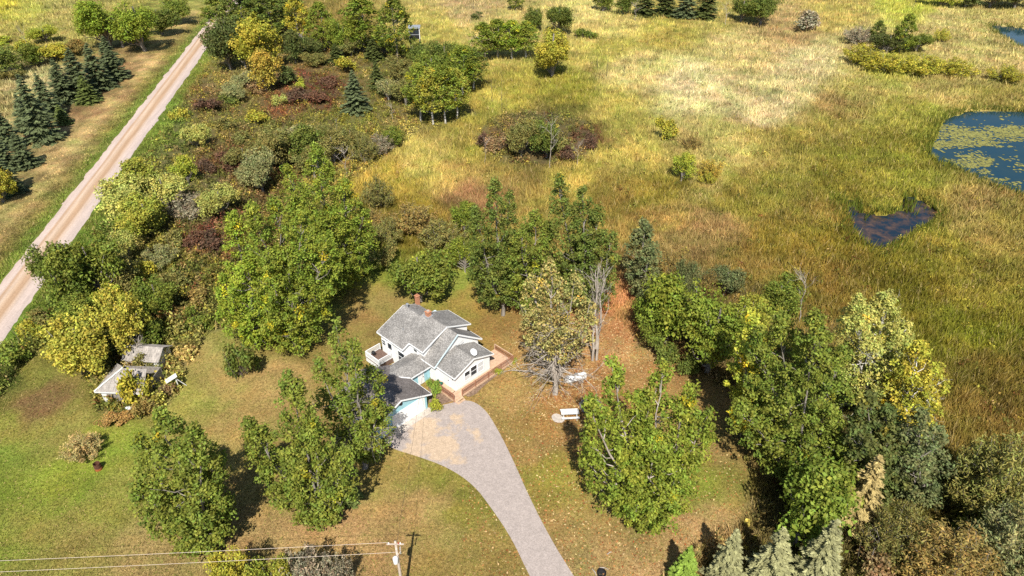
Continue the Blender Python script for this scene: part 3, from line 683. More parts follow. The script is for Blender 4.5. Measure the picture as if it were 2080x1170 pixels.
S2 = tag(empty('shed', (SB[0], SB[1], 0), math.radians(-6)), 'rear gabled shed with pale end wall behind the hipped shingled shed', 'shed')
MB().prism([(0, 0, 0), (0, 3.0, 0), (0, 3.0, 2.0), (0, 1.5, 2.9), (0, 0, 2.0)], (4.6, 0, 0)).build('wall', M['white_wood'], S2)
courses((-.3, -.3, 1.9), (4.9, -.3, 1.9), (-.3, 1.5, 3.05), (4.9, 1.5, 3.05), 8, S2, M['oldsh']); courses((-.3, 3.3, 1.9), (4.9, 3.3, 1.9), (-.3, 1.5, 3.05), (4.9, 1.5, 3.05), 8, S2, M['oldsh'])

# ------------------------------------------------------------------ yard things
P = G(356, 792); RK = tag(empty('board_rack', tuple(P), math.radians(35)), 'white peeling board leaning on a post at the weed edge', 'boards')
for k in range(3): MB().bar((-.7, .28 * k - .28, 1.75 - .0 * k), (.7, .28 * k - .28, 2.2), .26, .05).build('board', M['white_wood'], RK)
MB().bar((.5, 0, 0), (.45, 0, 2.05), .12, .12).build('post', M['white_wood'], RK); MB().bar((-.5, 0, 0), (-.45, 0, 1.75), .12, .12).build('post', M['old_wood'], RK)
MB().bar((1.4, .1, 0), (.5, 0, 1.7), .1, .1).build('brace', M['white_wood'], RK)
o = sheet('concrete_slab', smooth_poly([(298, 830), (302, 818), (325, 814), (333, 818), (327, 830), (314, 834)], 1), .12, M['concrete'], None)
del o['kind']
def thicken(o, h):
    import bmesh
    bm = bmesh.new(); bm.from_mesh(o.data); r = bmesh.ops.extrude_face_region(bm, geom=bm.faces[:])
    for v_ in r['geom']:
        if isinstance(v_, bmesh.types.BMVert): v_.co.z -= h
    bmesh.ops.recalc_face_normals(bm, faces=bm.faces); bm.to_mesh(o.data); bm.free()
thicken(o, .3); tag(o, 'pale concrete slab lying in weeds beside the old shed', 'slab')
o = sheet('concrete_slab', smooth_poly([(1119, 846), (1128, 840), (1142, 845), (1147, 855), (1140, 860), (1124, 857)], 2), .1, M['concrete'], None); del o['kind']; thicken(o, .3)
tag(o, 'round pale concrete pad beside the picnic table', 'slab')
P = G(264, 836); BK = tag(empty('bucket', tuple(P)), 'red bucket with white lid in front of the old shed', 'bucket')
MB().lathe([(.28, 0), (.36, .55), (.38, .6)], 14).build('body', M['red_pl'], BK, smooth=False); MB().lathe([(.39, .6), (.39, .66), (.1, .72)], 14).build('lid', M['white_metal'], BK)
P = G(201, 953); BR = tag(empty('burn_barrel', tuple(P)), 'rusty open burn barrel standing on the green lawn', 'barrel')
MB().lathe([(.36, 0), (.36, .3), (.39, .32), (.36, .34), (.36, .6), (.39, .62), (.36, .64), (.37, .95), (.33, .95), (.32, .1)], 18).build('shell', M['rust'], BR); MB().lathe([(.40, .02), (.40, .28)], 18).build('lower_band', flat_mat('orange_rust', (.34, .10, .03), .9, .3), BR)
# propane tank
A, Bq = G(1152, 771, .85), G(1188, 762, .85); ct = (A + Bq) / 2; L = np.linalg.norm(Bq - A) + .1
TK = tag(empty('propane_tank', (ct[0], ct[1], 0), math.atan2(Bq[1] - A[1], Bq[0] - A[0])), 'long white propane tank under bare branches on leaf litter', 'tank')
r = .5; hl = L / 2
MB().lathe([(.03, -hl - .22), (.2, -hl - .18), (.38, -hl - .05), (r, -hl + .15), (r, hl - .15), (.38, hl + .05), (.2, hl + .18), (.03, hl + .22)], 20, axis='x').build('shell', M['white_metal'], TK, (0, 0, .85), True)
MB().lathe([(.2, 0), (.22, .12), (.16, .2), (.03, .22)], 12).build('valve_dome', M['metal'], TK, (0, 0, 1.33))
for sx in (-.8, .8): MB().box(sx - .1, sx + .1, -.42, .42, 0, .42).build('foot', M['concrete'], TK)
# picnic table
P = G(1157, 846); PT = tag(empty('picnic_table', tuple(P), math.radians(4)), 'white picnic table with two benches on the leafy lawn', 'table')
for k in range(5): MB().box(-1.1, 1.1, -.40 + k * .165, -.40 + k * .165 + .15, .74, .78).build('top_board', M['white_wood'], PT)
for s in (-1, 1):
    for k in range(2): MB().box(-1.1, 1.1, s * .72 - .15 + k * .16, s * .72 - .15 + k * .16 + .145, .43, .47).build('bench_board', M['white_wood'], PT)
    lg = MB().bar((s * .8, -.75, 0), (s * .8, -.25, .73), .05, .1).bar((s * .8, .75, 0), (s * .8, .25, .73), .05, .1).build('leg_frame', M['white_wood'], PT)
    MB().box(s * .86 - .02, s * .86 + .02, -.85, .85, .34, .42).build('cross_beam', M['white_wood'], PT)
# fire ring of stones under the tree edge
P = G(1200, 826)
FRG = tag(empty('fire_ring', tuple(P)), 'ring of grey field stones beside the picnic table', 'fire ring')
rs = np.random.default_rng(4)
for k in range(13):
    a = k * 2 * math.pi / 13; s = rs.uniform(.22, .34)
    MB().lathe([(s * .5, 0), (s, s * .35), (s * .9, s * .8), (s * .4, s * 1.1)], 7).build('stone', M['stone'], FRG, (1.25 * math.cos(a), 1.25 * math.sin(a), 0))
# black hoop and sticks at the bottom
P = G(1222, 1166); HP = tag(empty('steel_hoop', tuple(P), .3), 'dark steel fire hoop at the bottom edge below the big tree', 'hoop')
MB().lathe([(.42, 0), (.45, 0), (.45, .3), (.41, .3), (.40, .05)], 20).build('ring', M['dark'], HP)
for (x0, y0, x1, y1, lb) in ((1203, 1156, 1212, 1172, 'bleached stick lying left of the dark steel hoop'), (1218, 1153, 1236, 1157, 'bleached stick lying just above the dark steel hoop'), (1233, 1126, 1243, 1121, 'pale broken branch on the lawn below the big tree')):
    a, b_ = G(x0, y0, .06), G(x1, y1, .06); mid = (a + b_) / 2 + np.array([.05, .08, .03])
    tag(MB().tube([a, mid, b_], [.06, .05, .025], 6).build('stick', M['bark_dead']), lb, 'stick')
# clothesline post
P = G(616, 717); CL = tag(empty('clothesline_post', tuple(P), .1), 'white T shaped clothesline post beside the shaded trees', 'post')
MB().lathe([(.05, 0), (.05, 2.2)], 8).build('post', M['trim'], CL); MB().bar((-.15, 0, 2.2), (1.15, 0, 2.2), .07, .07).build('crossarm', M['trim'], CL)
# hunting blind far up the field
P = G(845, 103); BL = tag(empty('hunting_blind', tuple(P), .05, (1.2, 1.2, 1.12)), 'small dark hunting blind with pale frame raised among the far trees', 'blind'); LZ = 3.6
MB().box(-1.35, 1.35, -1.2, 1.2, LZ, LZ + 2.9).build('cabin', M['dark'], BL); MB().prism([(-1.6, -1.45, LZ + 2.9), (1.6, -1.45, LZ + 2.9), (1.6, 1.45, LZ + 3.15), (-1.6, 1.45, LZ + 3.15)], (0, 0, .14)).build('roof', M['metal'], BL)
for sx in (-1.46, 1.3): MB().box(sx, sx + .16, -1.32, -1.2, LZ, LZ + 2.9).build('corner_board', M['trim'], BL)
for sx in (-1.0, .2): MB().box(sx, sx + .8, -1.25, -1.2, LZ + 1.5, LZ + 2.3).build('window', M['glass'], BL)
MB().box(-1.3, 1.3, -1.28, -1.2, LZ + 1.15, LZ + 1.3).build('sill', M['metal'], BL)
for sx in (-1.25, 1.25):
    for sy in (-1.1, 1.1): MB().box(sx - .08, sx + .08, sy - .08, sy + .08, 0, LZ).build('leg', M['old_wood'], BL)

# ------------------------------------------------------------------ power pole and lines
PB = G(821, 1220); PH = 8.9
PO = tag(empty('power_pole', tuple(PB)), 'weathered wooden power pole with white transformer at the bottom edge', 'pole')
MB().lathe([(.15, 0), (.14, 3), (.12, 6), (.10, PH)], 12).build('shaft', M['wood_pole'], PO, smooth=True)
MB().lathe([(.05, 0), (.2, .05), (.23, .12), (.23, .75), (.2, .82), (.06, .86)], 14).build('transformer', M['white_metal'], PO, (-.14, -.30, 6.2), True)
MB().bar((-.75, -.12, PH - .25), (.75, -.12, PH - .25), .09, .1).build('crossarm', M['wood_pole'], PO)
for sx in (-.55, .45): MB().lathe([(.03, 0), (.06, .04), (.04, .08), (.06, .12), (.03, .18)], 8).build('insulator', M['white_metal'], PO, (sx, -.12, PH - .2))
MB().lathe([(.03, 0), (.06, .05), (.04, .1), (.06, .15), (.02, .22)], 8).build('insulator', M['red_pl'], PO, (.28, -.12, PH - .2))
for k, zz in enumerate((7.2, 7.75)): MB().lathe([(.02, 0), (.06, .05), (.03, .12), (.06, .2), (.05, .34), (.02, .4)], 8).build('fuse_cutout', M['metal'], PO, (.34, -.05, zz))
MB().tube([(.3, -.12, PH - .1), (.42, -.08, 8.2), (.36, -.05, 7.6), (.0, -.3, 7.1)], .02).build('jumper_wire', M['wire'], PO)
def wire(name, a, b_, sag, mat, rad, label):
    s = np.linspace(0, 1, 24)[:, None]; Pw = np.array(a)[None] * (1 - s) + np.array(b_)[None] * s; Pw[:, 2] -= sag * 4 * (s * (1 - s))[:, 0]
    tag(MB().tube(Pw, rad, 5).build(name, mat), label, 'power line')
ptop = PB + np.array([-.5, -.12, PH + .0]); plow = PB + np.array([-.15, 0, 7.35])
far1 = at_plane(-330, 1152.5, 33.0); far2 = at_plane(-330, 1176, 33.0)
wire('power_line', ptop, far1, .12, M['wire'], .014, 'upper pale power line running left from the pole top')
wire('power_line', plow, far2, .12, M['wire'], .014, 'lower pale power line running left from below the pole top')
wire('service_cable', PB + np.array([.1, .1, PH - .3]), hw(3.5, -4.4, 3.1), .25, M['wire_dark'], .012, 'thin dark service cable from the pole up to the breezeway roof')
# ------------------------------------------------------------------ plants: leaf and branch builders
def unit(v): return v / (np.linalg.norm(v, axis=-1, keepdims=True) + 1e-9)
def leaf_quads(C, Rc, n, size, r, ln=.62, wd=.36, up=.5, flat=1.0, droop=0.0, cvar=.22, tints=None, yellow=0.0):
    """n leaf blades round each clump centre; returns verts, faces, tint"""
    C = np.repeat(C, n, 0); Rr = np.repeat(np.asarray(Rc) * np.ones(len(C) // n), n); m = len(C)
    d = unit(r.normal(size=(m, 3))); u = r.random(m) ** .45
    off = d * (u * Rr)[:, None]; off[:, 2] *= flat
    P = C + off; P[:, 2] -= droop * r.random(m)
    nn = unit(d * .55 + np.array([0, -.12, up]) + r.normal(size=(m, 3)) * .55)
    t = unit(np.cross(nn, r.normal(size=(m, 3)))); b = np.cross(nn, t)
    s = (size * r.uniform(.6, 1.25, m))[:, None]
    V = np.stack([P + t * s * ln, P + b * s * wd, P - t * s * ln, P - b * s * wd], 1).reshape(-1, 3)
    F = np.arange(m * 4).reshape(-1, 4)
    if tints is None:
        cv = np.repeat(r.uniform(1 - cvar, 1 + cvar, m // n), n); T = np.ones((m, 3)) * cv[:, None]
        T[:, 0] *= np.repeat(r.uniform(.88, 1.2, m // n), n)
        if yellow > 0:
            ym = np.repeat(r.random(m // n) < yellow, n); T[ym] *= np.array([1.95, 1.42, .8])
    else: T = np.repeat(tints, n, 0)
    T = T * r.uniform(.62, 1.38, (m, 1)) * r.uniform(.93, 1.07, (m, 3))
    return V, F, np.repeat(T, 4, 0)
def join(parts):
    VV, FF, TT, b = [], [], [], 0
    for V, F, T in parts:
        VV.append(V); FF.append(F + b); TT.append(T); b += len(V)
    return np.concatenate(VV), np.concatenate(FF), np.concatenate(TT)
def limb(a, b, r0, r1, r, n=5, sag=.12, jit=.05):
    a = np.asarray(a, float); b = np.asarray(b, float); s = np.linspace(0, 1, n)[:, None]
    P = a * (1 - s) + b * s; L = np.linalg.norm(b - a)
    P[1:-1] += r.normal(size=(n - 2, 3)) * L * jit; P[:, 2] += -sag * L * np.sin(s[:, 0] * math.pi) * .6
    return P, np.linspace(r0, r1, n)
def branches(tubes, p, d, L, rad, depth, r, spread=.6, nb=(2, 4), up=.15):
    n = 5; P = [p]; dd = d
    for i in range(n - 1):
        dd = unit(dd + r.normal(size=3) * .16 + np.array([0, 0, up * .25])); P.append(P[-1] + dd * L / (n - 1))
    tubes.append((np.array(P), np.linspace(rad, rad * .45, n)))
    if depth <= 0: return
    for _ in range(r.integers(*nb)):
        k = r.integers(1, n); d2 = unit(dd + r.normal(size=3) * spread + np.array([0, 0, up]))
        branches(tubes, P[k], d2, L * r.uniform(.5, .8), rad * .5, depth - 1, r, spread, nb, up)

MESH = {}
def store(key, crown, tubes, k=5):
    me = mesh_np(key + '_crown', *crown[:2], {'tint': crown[2]}) if crown is not None else None
    tm = mesh_np(key + '_trunk', *tube_np(tubes, k), None, True) if tubes else None
    MESH[key] = (me, tm)

def proto_round(key, H, W, seed, nc=150, nl=34, leaf=.3, low=.18, lobes=6, crad=.75, yellow=0., flat=1., stem=.035, multi=1, droop=.1, gaps=.0, ln=.62, wd=.36):
    r = np.random.default_rng(seed); L = []
    for i in range(lobes):
        a = r.uniform(0, 6.28); rr = W * .33 * r.random() ** .5
        L.append((rr * math.cos(a), rr * math.sin(a), H * r.uniform(low + .22, .74), W * r.uniform(.15, .27), H * r.uniform(.15, .27)))
    C = []
    for i in range(nc):
        l = L[r.integers(lobes)]; d = unit(r.normal(size=3)); u = r.random() ** .33
        c = np.array([l[0] + d[0] * l[3] * u, l[1] + d[1] * l[3] * u, l[2] + d[2] * l[4] * u])
        if c[2] > H * low * .5: C.append(c)
    C = np.array(C); 
    if gaps: C = C[vnoise(C[:, 0] * .8 + 9, C[:, 2] * .8 + C[:, 1] * .7, seed) > gaps]
    cr = leaf_quads(C, crad * r.uniform(.7, 1.2, len(C)), nl, leaf, r, ln, wd, flat=flat, droop=droop, yellow=yellow)
    tubes = []
    for k in range(multi):
        o = np.array([r.normal() * .12 * W * (multi > 1), r.normal() * .12 * W * (multi > 1), 0]); top = np.array([o[0] * 1.6, o[1] * 1.6, H * .8])
        tubes.append(limb(o, top, H * stem, H * stem * .3, r, 6, 0, .02))
    for c in C[::max(1, len(C) // 30)]:
        z0 = c[2] * r.uniform(.25, .6); tubes.append(limb(np.array([c[0] * .12, c[1] * .12, z0]), c, H * stem * .35, H * stem * .1, r))
    store(key, cr, tubes)
def proto_aspen(key, H, W, seed, nc=120, nl=30, leaf=.26, low=.34, yellow=.06):
    r = np.random.default_rng(seed); C = []
    for i in range(nc):
        h = r.random() ** .8; z = H * (low + (1 - low) * h); rad = W / 2 * min(1, ((1 - h) / .5) ** .7 + .08) * (.6 + .4 * min(1, h / .2))
        a = r.uniform(0, 6.28); u = r.random() ** .5; C.append((rad * u * math.cos(a), rad * u * math.sin(a), z))
    C = np.array(C); cr = leaf_quads(C, .62 * r.uniform(.7, 1.2, len(C)), nl, leaf, r, yellow=yellow)
    tubes = [limb((0, 0, 0), (r.normal() * .3, r.normal() * .3, H * .93), H * .013, H * .003, r, 7, 0, .008)]
    for c in C[::7]: tubes.append(limb((c[0] * .1, c[1] * .1, c[2] - .5 - r.random()), c, .05, .015, r))
    store(key, cr, tubes)
def proto_spruce(key, H, W, seed, layers=26, nb=13, leaf=.40):
    r = np.random.default_rng(seed); parts = []; tubes = [limb((0, 0, 0), (0, 0, H * .98), H * .016, .02, r, 5, 0, .004)]
    P = []; D = []; S = []; B = []
    for i in range(layers):
        h = i / (layers - 1); z = H * (.05 + .94 * h); R = W / 2 * (1 - h) ** .85 * r.uniform(.85, 1.12) + .12
        for j in range(max(4, int(nb * (1 - h * .55)))):
            a = r.uniform(0, 6.28); rr = R * r.uniform(.72, 1.1); d = np.array([math.cos(a), math.sin(a), 0]); side = np.array([-d[1], d[0], 0]); br = r.uniform(.7, 1.25)
            ns = int(5 + rr * 5)
            for s in np.linspace(.15, 1, ns):
                zz = z + .10 * rr - .34 * rr * s + .10 * rr * s * s
                for q_ in (-1, 0, 1):
                    w_ = .24 * rr * (1.15 - s) * q_
                    P.append(d * rr * s + side * w_ + np.array([0, 0, zz + r.normal() * .05])); D.append(unit(d + side * q_ * .8 + np.array([0, 0, -.12 + r.normal() * .15]))); S.append(leaf * r.uniform(.7, 1.2)); B.append(br)
    P = np.array(P); D = np.array(D); S = np.array(S)[:, None]; B = np.array(B); m = len(P)
    side = unit(np.cross(D, np.array([0, 0, 1.]) + r.normal(size=(m, 3)) * .35))
    V = np.stack([P - D * S * .6, P + side * S * .26, P + D * S * .7, P - side * S * .26], 1).reshape(-1, 3)
    T = np.repeat(np.ones((m, 3)) * (B * r.uniform(.75, 1.25, m))[:, None], 4, 0)
    store(key, (V, np.arange(m * 4).reshape(-1, 4), T), tubes)
def proto_willow(key, H, W, seed, stems=46, leaf=.22, nl=13, yellow=0., crad=.38, nd=8):
    r = np.random.default_rng(seed); C = []; tubes = []; cr = []
    for i in range(stems):
        a = r.uniform(0, 6.28); u = r.random() ** .5; top = np.array([W / 2 * u * math.cos(a), W / 2 * u * math.sin(a), H * (1 - .55 * u * u) * r.uniform(.8, 1.05)])
        root = np.array([top[0] * .3, top[1] * .3, 0]); P, R = limb(root, top, .035, .012, r, 6, -.10); tubes.append((P, R))
        for s in np.linspace(.3, 1.0, nd):
            k = s * (len(P) - 1); i0 = int(min(k, len(P) - 2)); C.append(P[i0] + (P[i0 + 1] - P[i0]) * (k - i0))
    C = np.array(C); cr = leaf_quads(C, crad * r.uniform(.7, 1.3, len(C)), nl, leaf, r, .75, .22, up=.35, cvar=.3, yellow=yellow)
    store(key, cr, tubes, 4)
def proto_dead(key, H, seed, depth=3, spread=.55, n0=8, rad=.014, lean=.06):
    r = np.random.default_rng(seed); tubes = []
    P, R = limb((0, 0, 0), (r.normal() * H * lean, r.normal() * H * lean, H), H * rad, H * .003, r, 7, 0, .02); tubes.append((P, R))
    for i in range(n0):
        k = r.uniform(2, 6); i0 = int(k); p = P[i0] + (P[min(6, i0 + 1)] - P[i0]) * (k - i0); a = r.uniform(0, 6.28)
        branches(tubes, p, unit(np.array([math.cos(a), math.sin(a), .7])), H * .28 * r.uniform(.7, 1.2), H * rad * .4, depth - 1, r, spread)
    store(key, None, tubes, 4)

for i in range(4): proto_round(f'round{i}', 7, 7, 100 + i, 215, 44, .25, lobes=8, gaps=.14)
for i in range(3): proto_round(f'big{i}', 12, 10, 120 + i, 330, 50, .29, low=.12, lobes=9, crad=.9, gaps=.12)
for i in range(3): proto_round(f'locust{i}', 10, 10, 140 + i, 210, 48, .25, low=.25, lobes=9, crad=1.0, flat=.35, gaps=.2, droop=.05)
for i in range(5): proto_round(f'shrub{i}', 2.6, 3.6, 160 + i, 75, 24, .22, low=.05, lobes=5, crad=.45, stem=.012, multi=4)
for i in range(4): proto_aspen(f'aspen{i}', 12, 4.8, 180 + i, 175, 34, .25, .28)
for i in range(3): proto_aspen(f'poplar{i}', 14, 6.5, 190 + i, 200, 34, .32, .12, .03)
for i in range(4): proto_spruce(f'spruce{i}', 11, 6.2, 200 + i)
for i in range(4): proto_willow(f'willow{i}', 4, 5.5, 220 + i)
for i in range(2): proto_willow(f'bigwillow{i}', 9, 8, 230 + i, 95, .24, 15, 0., .55, 12)
for i in range(3): proto_dead(f'dead{i}', 8, 240 + i)
for i in range(2): proto_dead(f'snag{i}', 7, 250 + i, 1, .4, 5, .012, .04)
DIM = {'round': (7, 7), 'big': (12, 10), 'locust': (10, 10), 'shrub': (2.6, 3.6), 'aspen': (12, 4.6), 'poplar': (14, 6.5), 'spruce': (11, 6.2), 'willow': (4, 5.5), 'bigwillow': (9, 8), 'dead': (8, 6), 'snag': (7, 3)}
NV = {'round': 4, 'big': 3, 'locust': 3, 'shrub': 5, 'aspen': 4, 'poplar': 3, 'spruce': 4, 'willow': 4, 'bigwillow': 2, 'dead': 3, 'snag': 2}
LK = np.array([1.25, 1.22, 1.15])
# leaf colours (albedo)
LC = dict(dying=(.27, .245, .085), limeo=(.235, .255, .040), maple=(.135, .185, .028), green=(.155, .198, .027), mid=(.130, .166, .027), dark=(.085, .105, .030), fresh=(.185, .245, .028), lime=(.29, .325, .042), pale=(.31, .325, .085), olive=(.165, .160, .048), olivel=(.20, .20, .055),
          yellow=(.33, .315, .050), ygreen=(.30, .285, .038), gold=(.32, .25, .045), amber=(.23, .175, .055), spruce=(.108, .134, .062), sprl=(.13, .165, .045), bluespr=(.255, .255, .130), teal=(.118, .140, .056),
          sage=(.215, .225, .095), grey=(.25, .225, .155), brown=(.22, .155, .075), red=(.125, .066, .040), maroon=(.10, .062, .040), tan=(.36, .285, .12), orange=(.28, .18, .06), cedar=(.19, .28, .045), dgreen=(.105, .135, .027))
KN = {'round': ('leafy_tree', 'tree'), 'big': ('broadleaf_tree', 'tree'), 'locust': ('locust_tree', 'tree'), 'shrub': ('shrub', 'shrub'), 'aspen': ('aspen_tree', 'tree'), 'poplar': ('poplar_tree', 'tree'),
      'spruce': ('spruce_tree', 'spruce'), 'willow': ('willow_shrub', 'shrub'), 'bigwillow': ('willow_shrub', 'shrub'), 'dead': ('dead_tree', 'dead tree'), 'snag': ('dead_snag', 'dead tree')}
BK_ = {'aspen': 'bark_pale', 'dead': 'bark_dead', 'snag': 'bark_dark', 'spruce': 'bark_dark', 'shrub': 'bark_dark'}
cnt = {}
def place(kind, bx, by, ty, wpx, col, label, group=None, bark=None, name=None, hmul=1.0):
    P = G(bx, by); d = dist(P); dr = ray(bx, ty); h = max(.6, CH + P[1] * dr[2] / dr[1]) * hmul; wd = max(.5, wpx / FPX * d) * (1.14 if kind in ('round', 'poplar', 'locust') else .88 if kind == 'spruce' else 1.05)
    k = cnt.get(kind, 0); cnt[kind] = k + 1; key = f'{kind}{k % NV[kind]}'; H0, W0 = DIM[kind]; r = np.random.default_rng(k * 7 + 3)
    nm, cat = KN[kind]
    o = empty(name or nm, (P[0], P[1], -.12), r.uniform(0, 6.28), (wd / W0, wd / W0, h / H0)); tag(o, label, cat, group)
    cme, tme = MESH[key]
    if tme: link('trunk' if kind not in ('shrub', 'willow', 'bigwillow') else 'stems', tme, M[bark or BK_.get(kind, 'bark')], o)
    if cme:
        mt = M['needle' if kind == 'spruce' else 'leaf']
        if len(cme.materials) == 0: cme.materials.append(mt)
        c = link('crown' if kind not in ('shrub', 'willow', 'bigwillow') else 'foliage', cme, None, o); cc_ = np.array(LC[col]) * LK * r.uniform(.9, 1.1)
        c.color = (*cc_, 1)
    return o
hn = [0]
def hero(bx, by, spires, col, label, zlow=1.4, dens=1.0, leaf=.27, nl=40, yellow=.01, trunk=.30, bark='bark', name='cottonwood_tree', bare=0, crad=.64, gaps=.20, bare_low=0, fan=0):
    hn[0] += 1; r = np.random.default_rng(500 + hn[0]); B = G(bx, by); C = []; tubes = []; ang0 = r.uniform(0, 6.28)
    zf = .12 * max(at_plane(s[0], s[1], B[1])[2] for s in spires)
    tubes.append((np.array([(0, 0, -.2), (0.05, 0, zf * .5), (0, 0, zf)]), np.array([trunk * 1.25, trunk, trunk * .9])))
    for i, (tx, ty, wp) in enumerate(spires):
        Yt = B[1] + 1.8 * math.sin(ang0 + i * 2.4); Tp = at_plane(tx, ty, Yt) - B; Tp[2] += 0; R = wp / 2 / FPX * dist(Tp + B)
        s = np.linspace(0, 1, 8); ax = np.stack([Tp[0] * s ** .75, Tp[1] * s ** .75, zf * .85 + (Tp[2] - zf) * s * .97], 1); ax[1:-1, :2] += r.normal(size=(6, 2)) * .15
        tubes.append((ax, np.linspace(trunk * .62, .03, 8)))
        lo = zlow + bare_low * Tp[2]; Hs = Tp[2] - lo; n = int(dens * 2.9 * R * Hs) + 12
        h = r.random(n) ** .9; z = lo + Hs * h; prof = R * np.minimum(1, ((1 - h) / .42) ** .7 + .03) * (.62 + .38 * np.minimum(1, h / .25))
        a = r.uniform(0, 6.28, n); u = np.sqrt(r.uniform(.12, 1, n)); sw = np.clip((z / Tp[2]), 0, 1) ** .75
        c = np.stack([Tp[0] * sw + prof * u * np.cos(a), Tp[1] * sw + prof * u * np.sin(a), z], 1)
        keep = vnoise(a * 1.3 + i * 9, z * .55 + i * 5, 60 + hn[0]) > gaps; c = c[keep]; C.append(c)
        for cc_ in c[::9]:
            zz = max(zf, cc_[2] - r.uniform(.8, 2.6)); f = np.clip(zz / Tp[2], 0, 1) ** .75; tubes.append(limb((Tp[0] * f, Tp[1] * f, zz), cc_, .07, .015, r, 4))
        for _ in range(int(bare)):
            f = r.uniform(.1, .75); p = ax[int(f * 7)]; aa = r.uniform(0, 6.28); branches(tubes, p, unit(np.array([math.cos(aa), math.sin(aa), r.uniform(-.15, .5)])), R * r.uniform(.8, 1.3), .07, 3, r, .6, (2, 4), .05)
    for k in range(fan):
        aa = r.uniform(0, 6.28); z0 = r.uniform(1.8, 7.0); branches(tubes, np.array([0, 0, z0]), unit(np.array([math.cos(aa), math.sin(aa), r.uniform(-.25, .25)])), r.uniform(2.4, 4.6), .055, 3, r, .55, (2, 4), -.12)
    C = np.concatenate(C); cr = leaf_quads(C, crad * r.uniform(.65, 1.2, len(C)), nl, leaf, r, yellow=yellow, droop=.25)
    o = empty(name, (B[0], B[1], 0)); tag(o, label, 'tree')
    link('trunk', mesh_np(name + '_trunk', *tube_np(tubes, 5), None, True), M[bark], o)
    c = link('crown', mesh_np(name + '_crown', cr[0], cr[1], {'tint': cr[2]}), M['leaf'], o); c.color = (*(np.array(LC[col]) * LK), 1)
    return o

# ------------------------------------------------------------------ big trees round the house
hero(420, 1112, [(325, 838, 120), (285, 890, 100), (388, 868, 100), (428, 905, 80), (272, 985, 90), (400, 985, 120), (345, 1000, 110)], 'mid', 'dense green cottonwood at the lower left, its foot at the power lines', zlow=1.0)
hero(655, 1058, [(500, 852, 90), (585, 757, 110), (628, 835, 90), (540, 905, 110), (700, 905, 80), (600, 930, 130)], 'mid', 'green cottonwood with several pointed tops between garage and lower left lawn', zlow=.9, dens=.95)
hero(742, 950, [(680, 648, 62), (716, 692, 60), (752, 742, 96), (640, 722, 60), (764, 815, 62), (700, 800, 110)], 'mid', 'tall thin-topped cottonwood overhanging the garage roof', zlow=2.0, dens=.85, bare=3, yellow=.03, gaps=.3)
hero(1312, 1066, [(1245, 728, 110), (1348, 738, 110), (1198, 800, 100), (1302, 800, 120), (1405, 782, 100), (1440, 832, 100), (1190, 905, 90), (1330, 880, 160)], 'green', 'broad two-topped cottonwood right of the driveway with pale forked trunk', zlow=.9, yellow=.015, bark='bark_dead', dens=.9)
hero(692, 592, [(640, 295, 105), (580, 335, 85), (700, 362, 90), (738, 425, 85), (600, 400, 110), (660, 420, 140)], 'green', 'tallest cottonwood behind the left trees, rising above the brush', zlow=1.2)
hero(600, 708, [(555, 400, 95), (508, 412, 85), (610, 430, 100), (662, 470, 100), (580, 500, 140)], 'green', 'bushy cottonwood with yellow sprigs at the middle of the left grove', zlow=1.0, yellow=.035)
hero(522, 702, [(470, 430, 85), (500, 520, 100), (452, 560, 80), (540, 520, 90)], 'fresh', 'light green cottonwood at the left edge of the left grove', zlow=.8, yellow=.02)
hero(1022, 640, [(1005, 362, 75), (1036, 388, 60), (962, 420, 75), (978, 505, 85), (1030, 480, 100)], 'dgreen', 'dark cottonwood with visible trunk, leftmost of the grove behind the house', zlow=2.5)
hero(1088, 642, [(1085, 430, 105), (1058, 470, 90), (1114, 452, 66)], 'mid', 'rounded cottonwood in the middle of the grove behind the house', zlow=1.6, yellow=.02)
hero(1192, 640, [(1135, 355, 78), (1185, 378, 84), (1216, 420, 76), (1246, 472, 66), (1190, 480, 130)], 'dgreen', 'twin-spired dark cottonwood behind the dead trunks', zlow=1.6, yellow=.02)
hero(1128, 800, [(1118, 525, 74), (1083, 560, 80), (1168, 553, 90), (1200, 600, 60), (1120, 600, 120)], 'dying', 'half dead tree with yellowing top and grey drooping bare branches', zlow=6.5, dens=1.25, bare=7, fan=18, bark='bark_dead', yellow=.02, leaf=.26, nl=22, gaps=.25, trunk=.34, name='dying_tree')
hero(1308, 612, [(1308, 448, 74), (1318, 500, 66)], 'teal', 'slender dark blue-green tree beside the grove behind the house', zlow=.9, leaf=.30, dens=1.3, name='narrow_tree')
hero(1622, 968, [(1590, 640, 125), (1664, 630, 125), (1542, 668, 110), (1712, 706, 110), (1500, 812, 100), (1632, 752, 190), (1690, 830, 120)], 'mid', 'massive cottonwood at the right wood with golden sprigs on top', zlow=1.2, yellow=.012, dens=.85)
hero(1772, 842, [(1745, 602, 95), (1802, 594, 105), (1842, 652, 85), (1770, 690, 130)], 'pale', 'pale yellow-green aspen with white limbs at the marsh edge', zlow=3.0, bark='bark_pale', leaf=.27, nl=44, bare=3, name='aspen_tree', dens=1.15)
hero(1838, 895, [(1872, 698, 95), (1908, 742, 66), (1850, 760, 90)], 'ygreen', 'yellowing aspen with white limbs leaning over the marsh', zlow=3.0, bark='bark_pale', leaf=.28, nl=40, bare=3, yellow=.05, name='aspen_tree', dens=1.1)
hero(1800, 1012, [(1768, 800, 90), (1805, 830, 100), (1745, 860, 90)], 'dark', 'dark shaded tree below the white-limbed aspens', zlow=.8, leaf=.32, name='broadleaf_tree')
hero(1875, 1015, [(1872, 832, 90), (1905, 868, 80), (1850, 900, 100)], 'teal', 'grey-green willow tree at the wood edge below the yellow aspen', zlow=.8, leaf=.27, name='willow_tree')
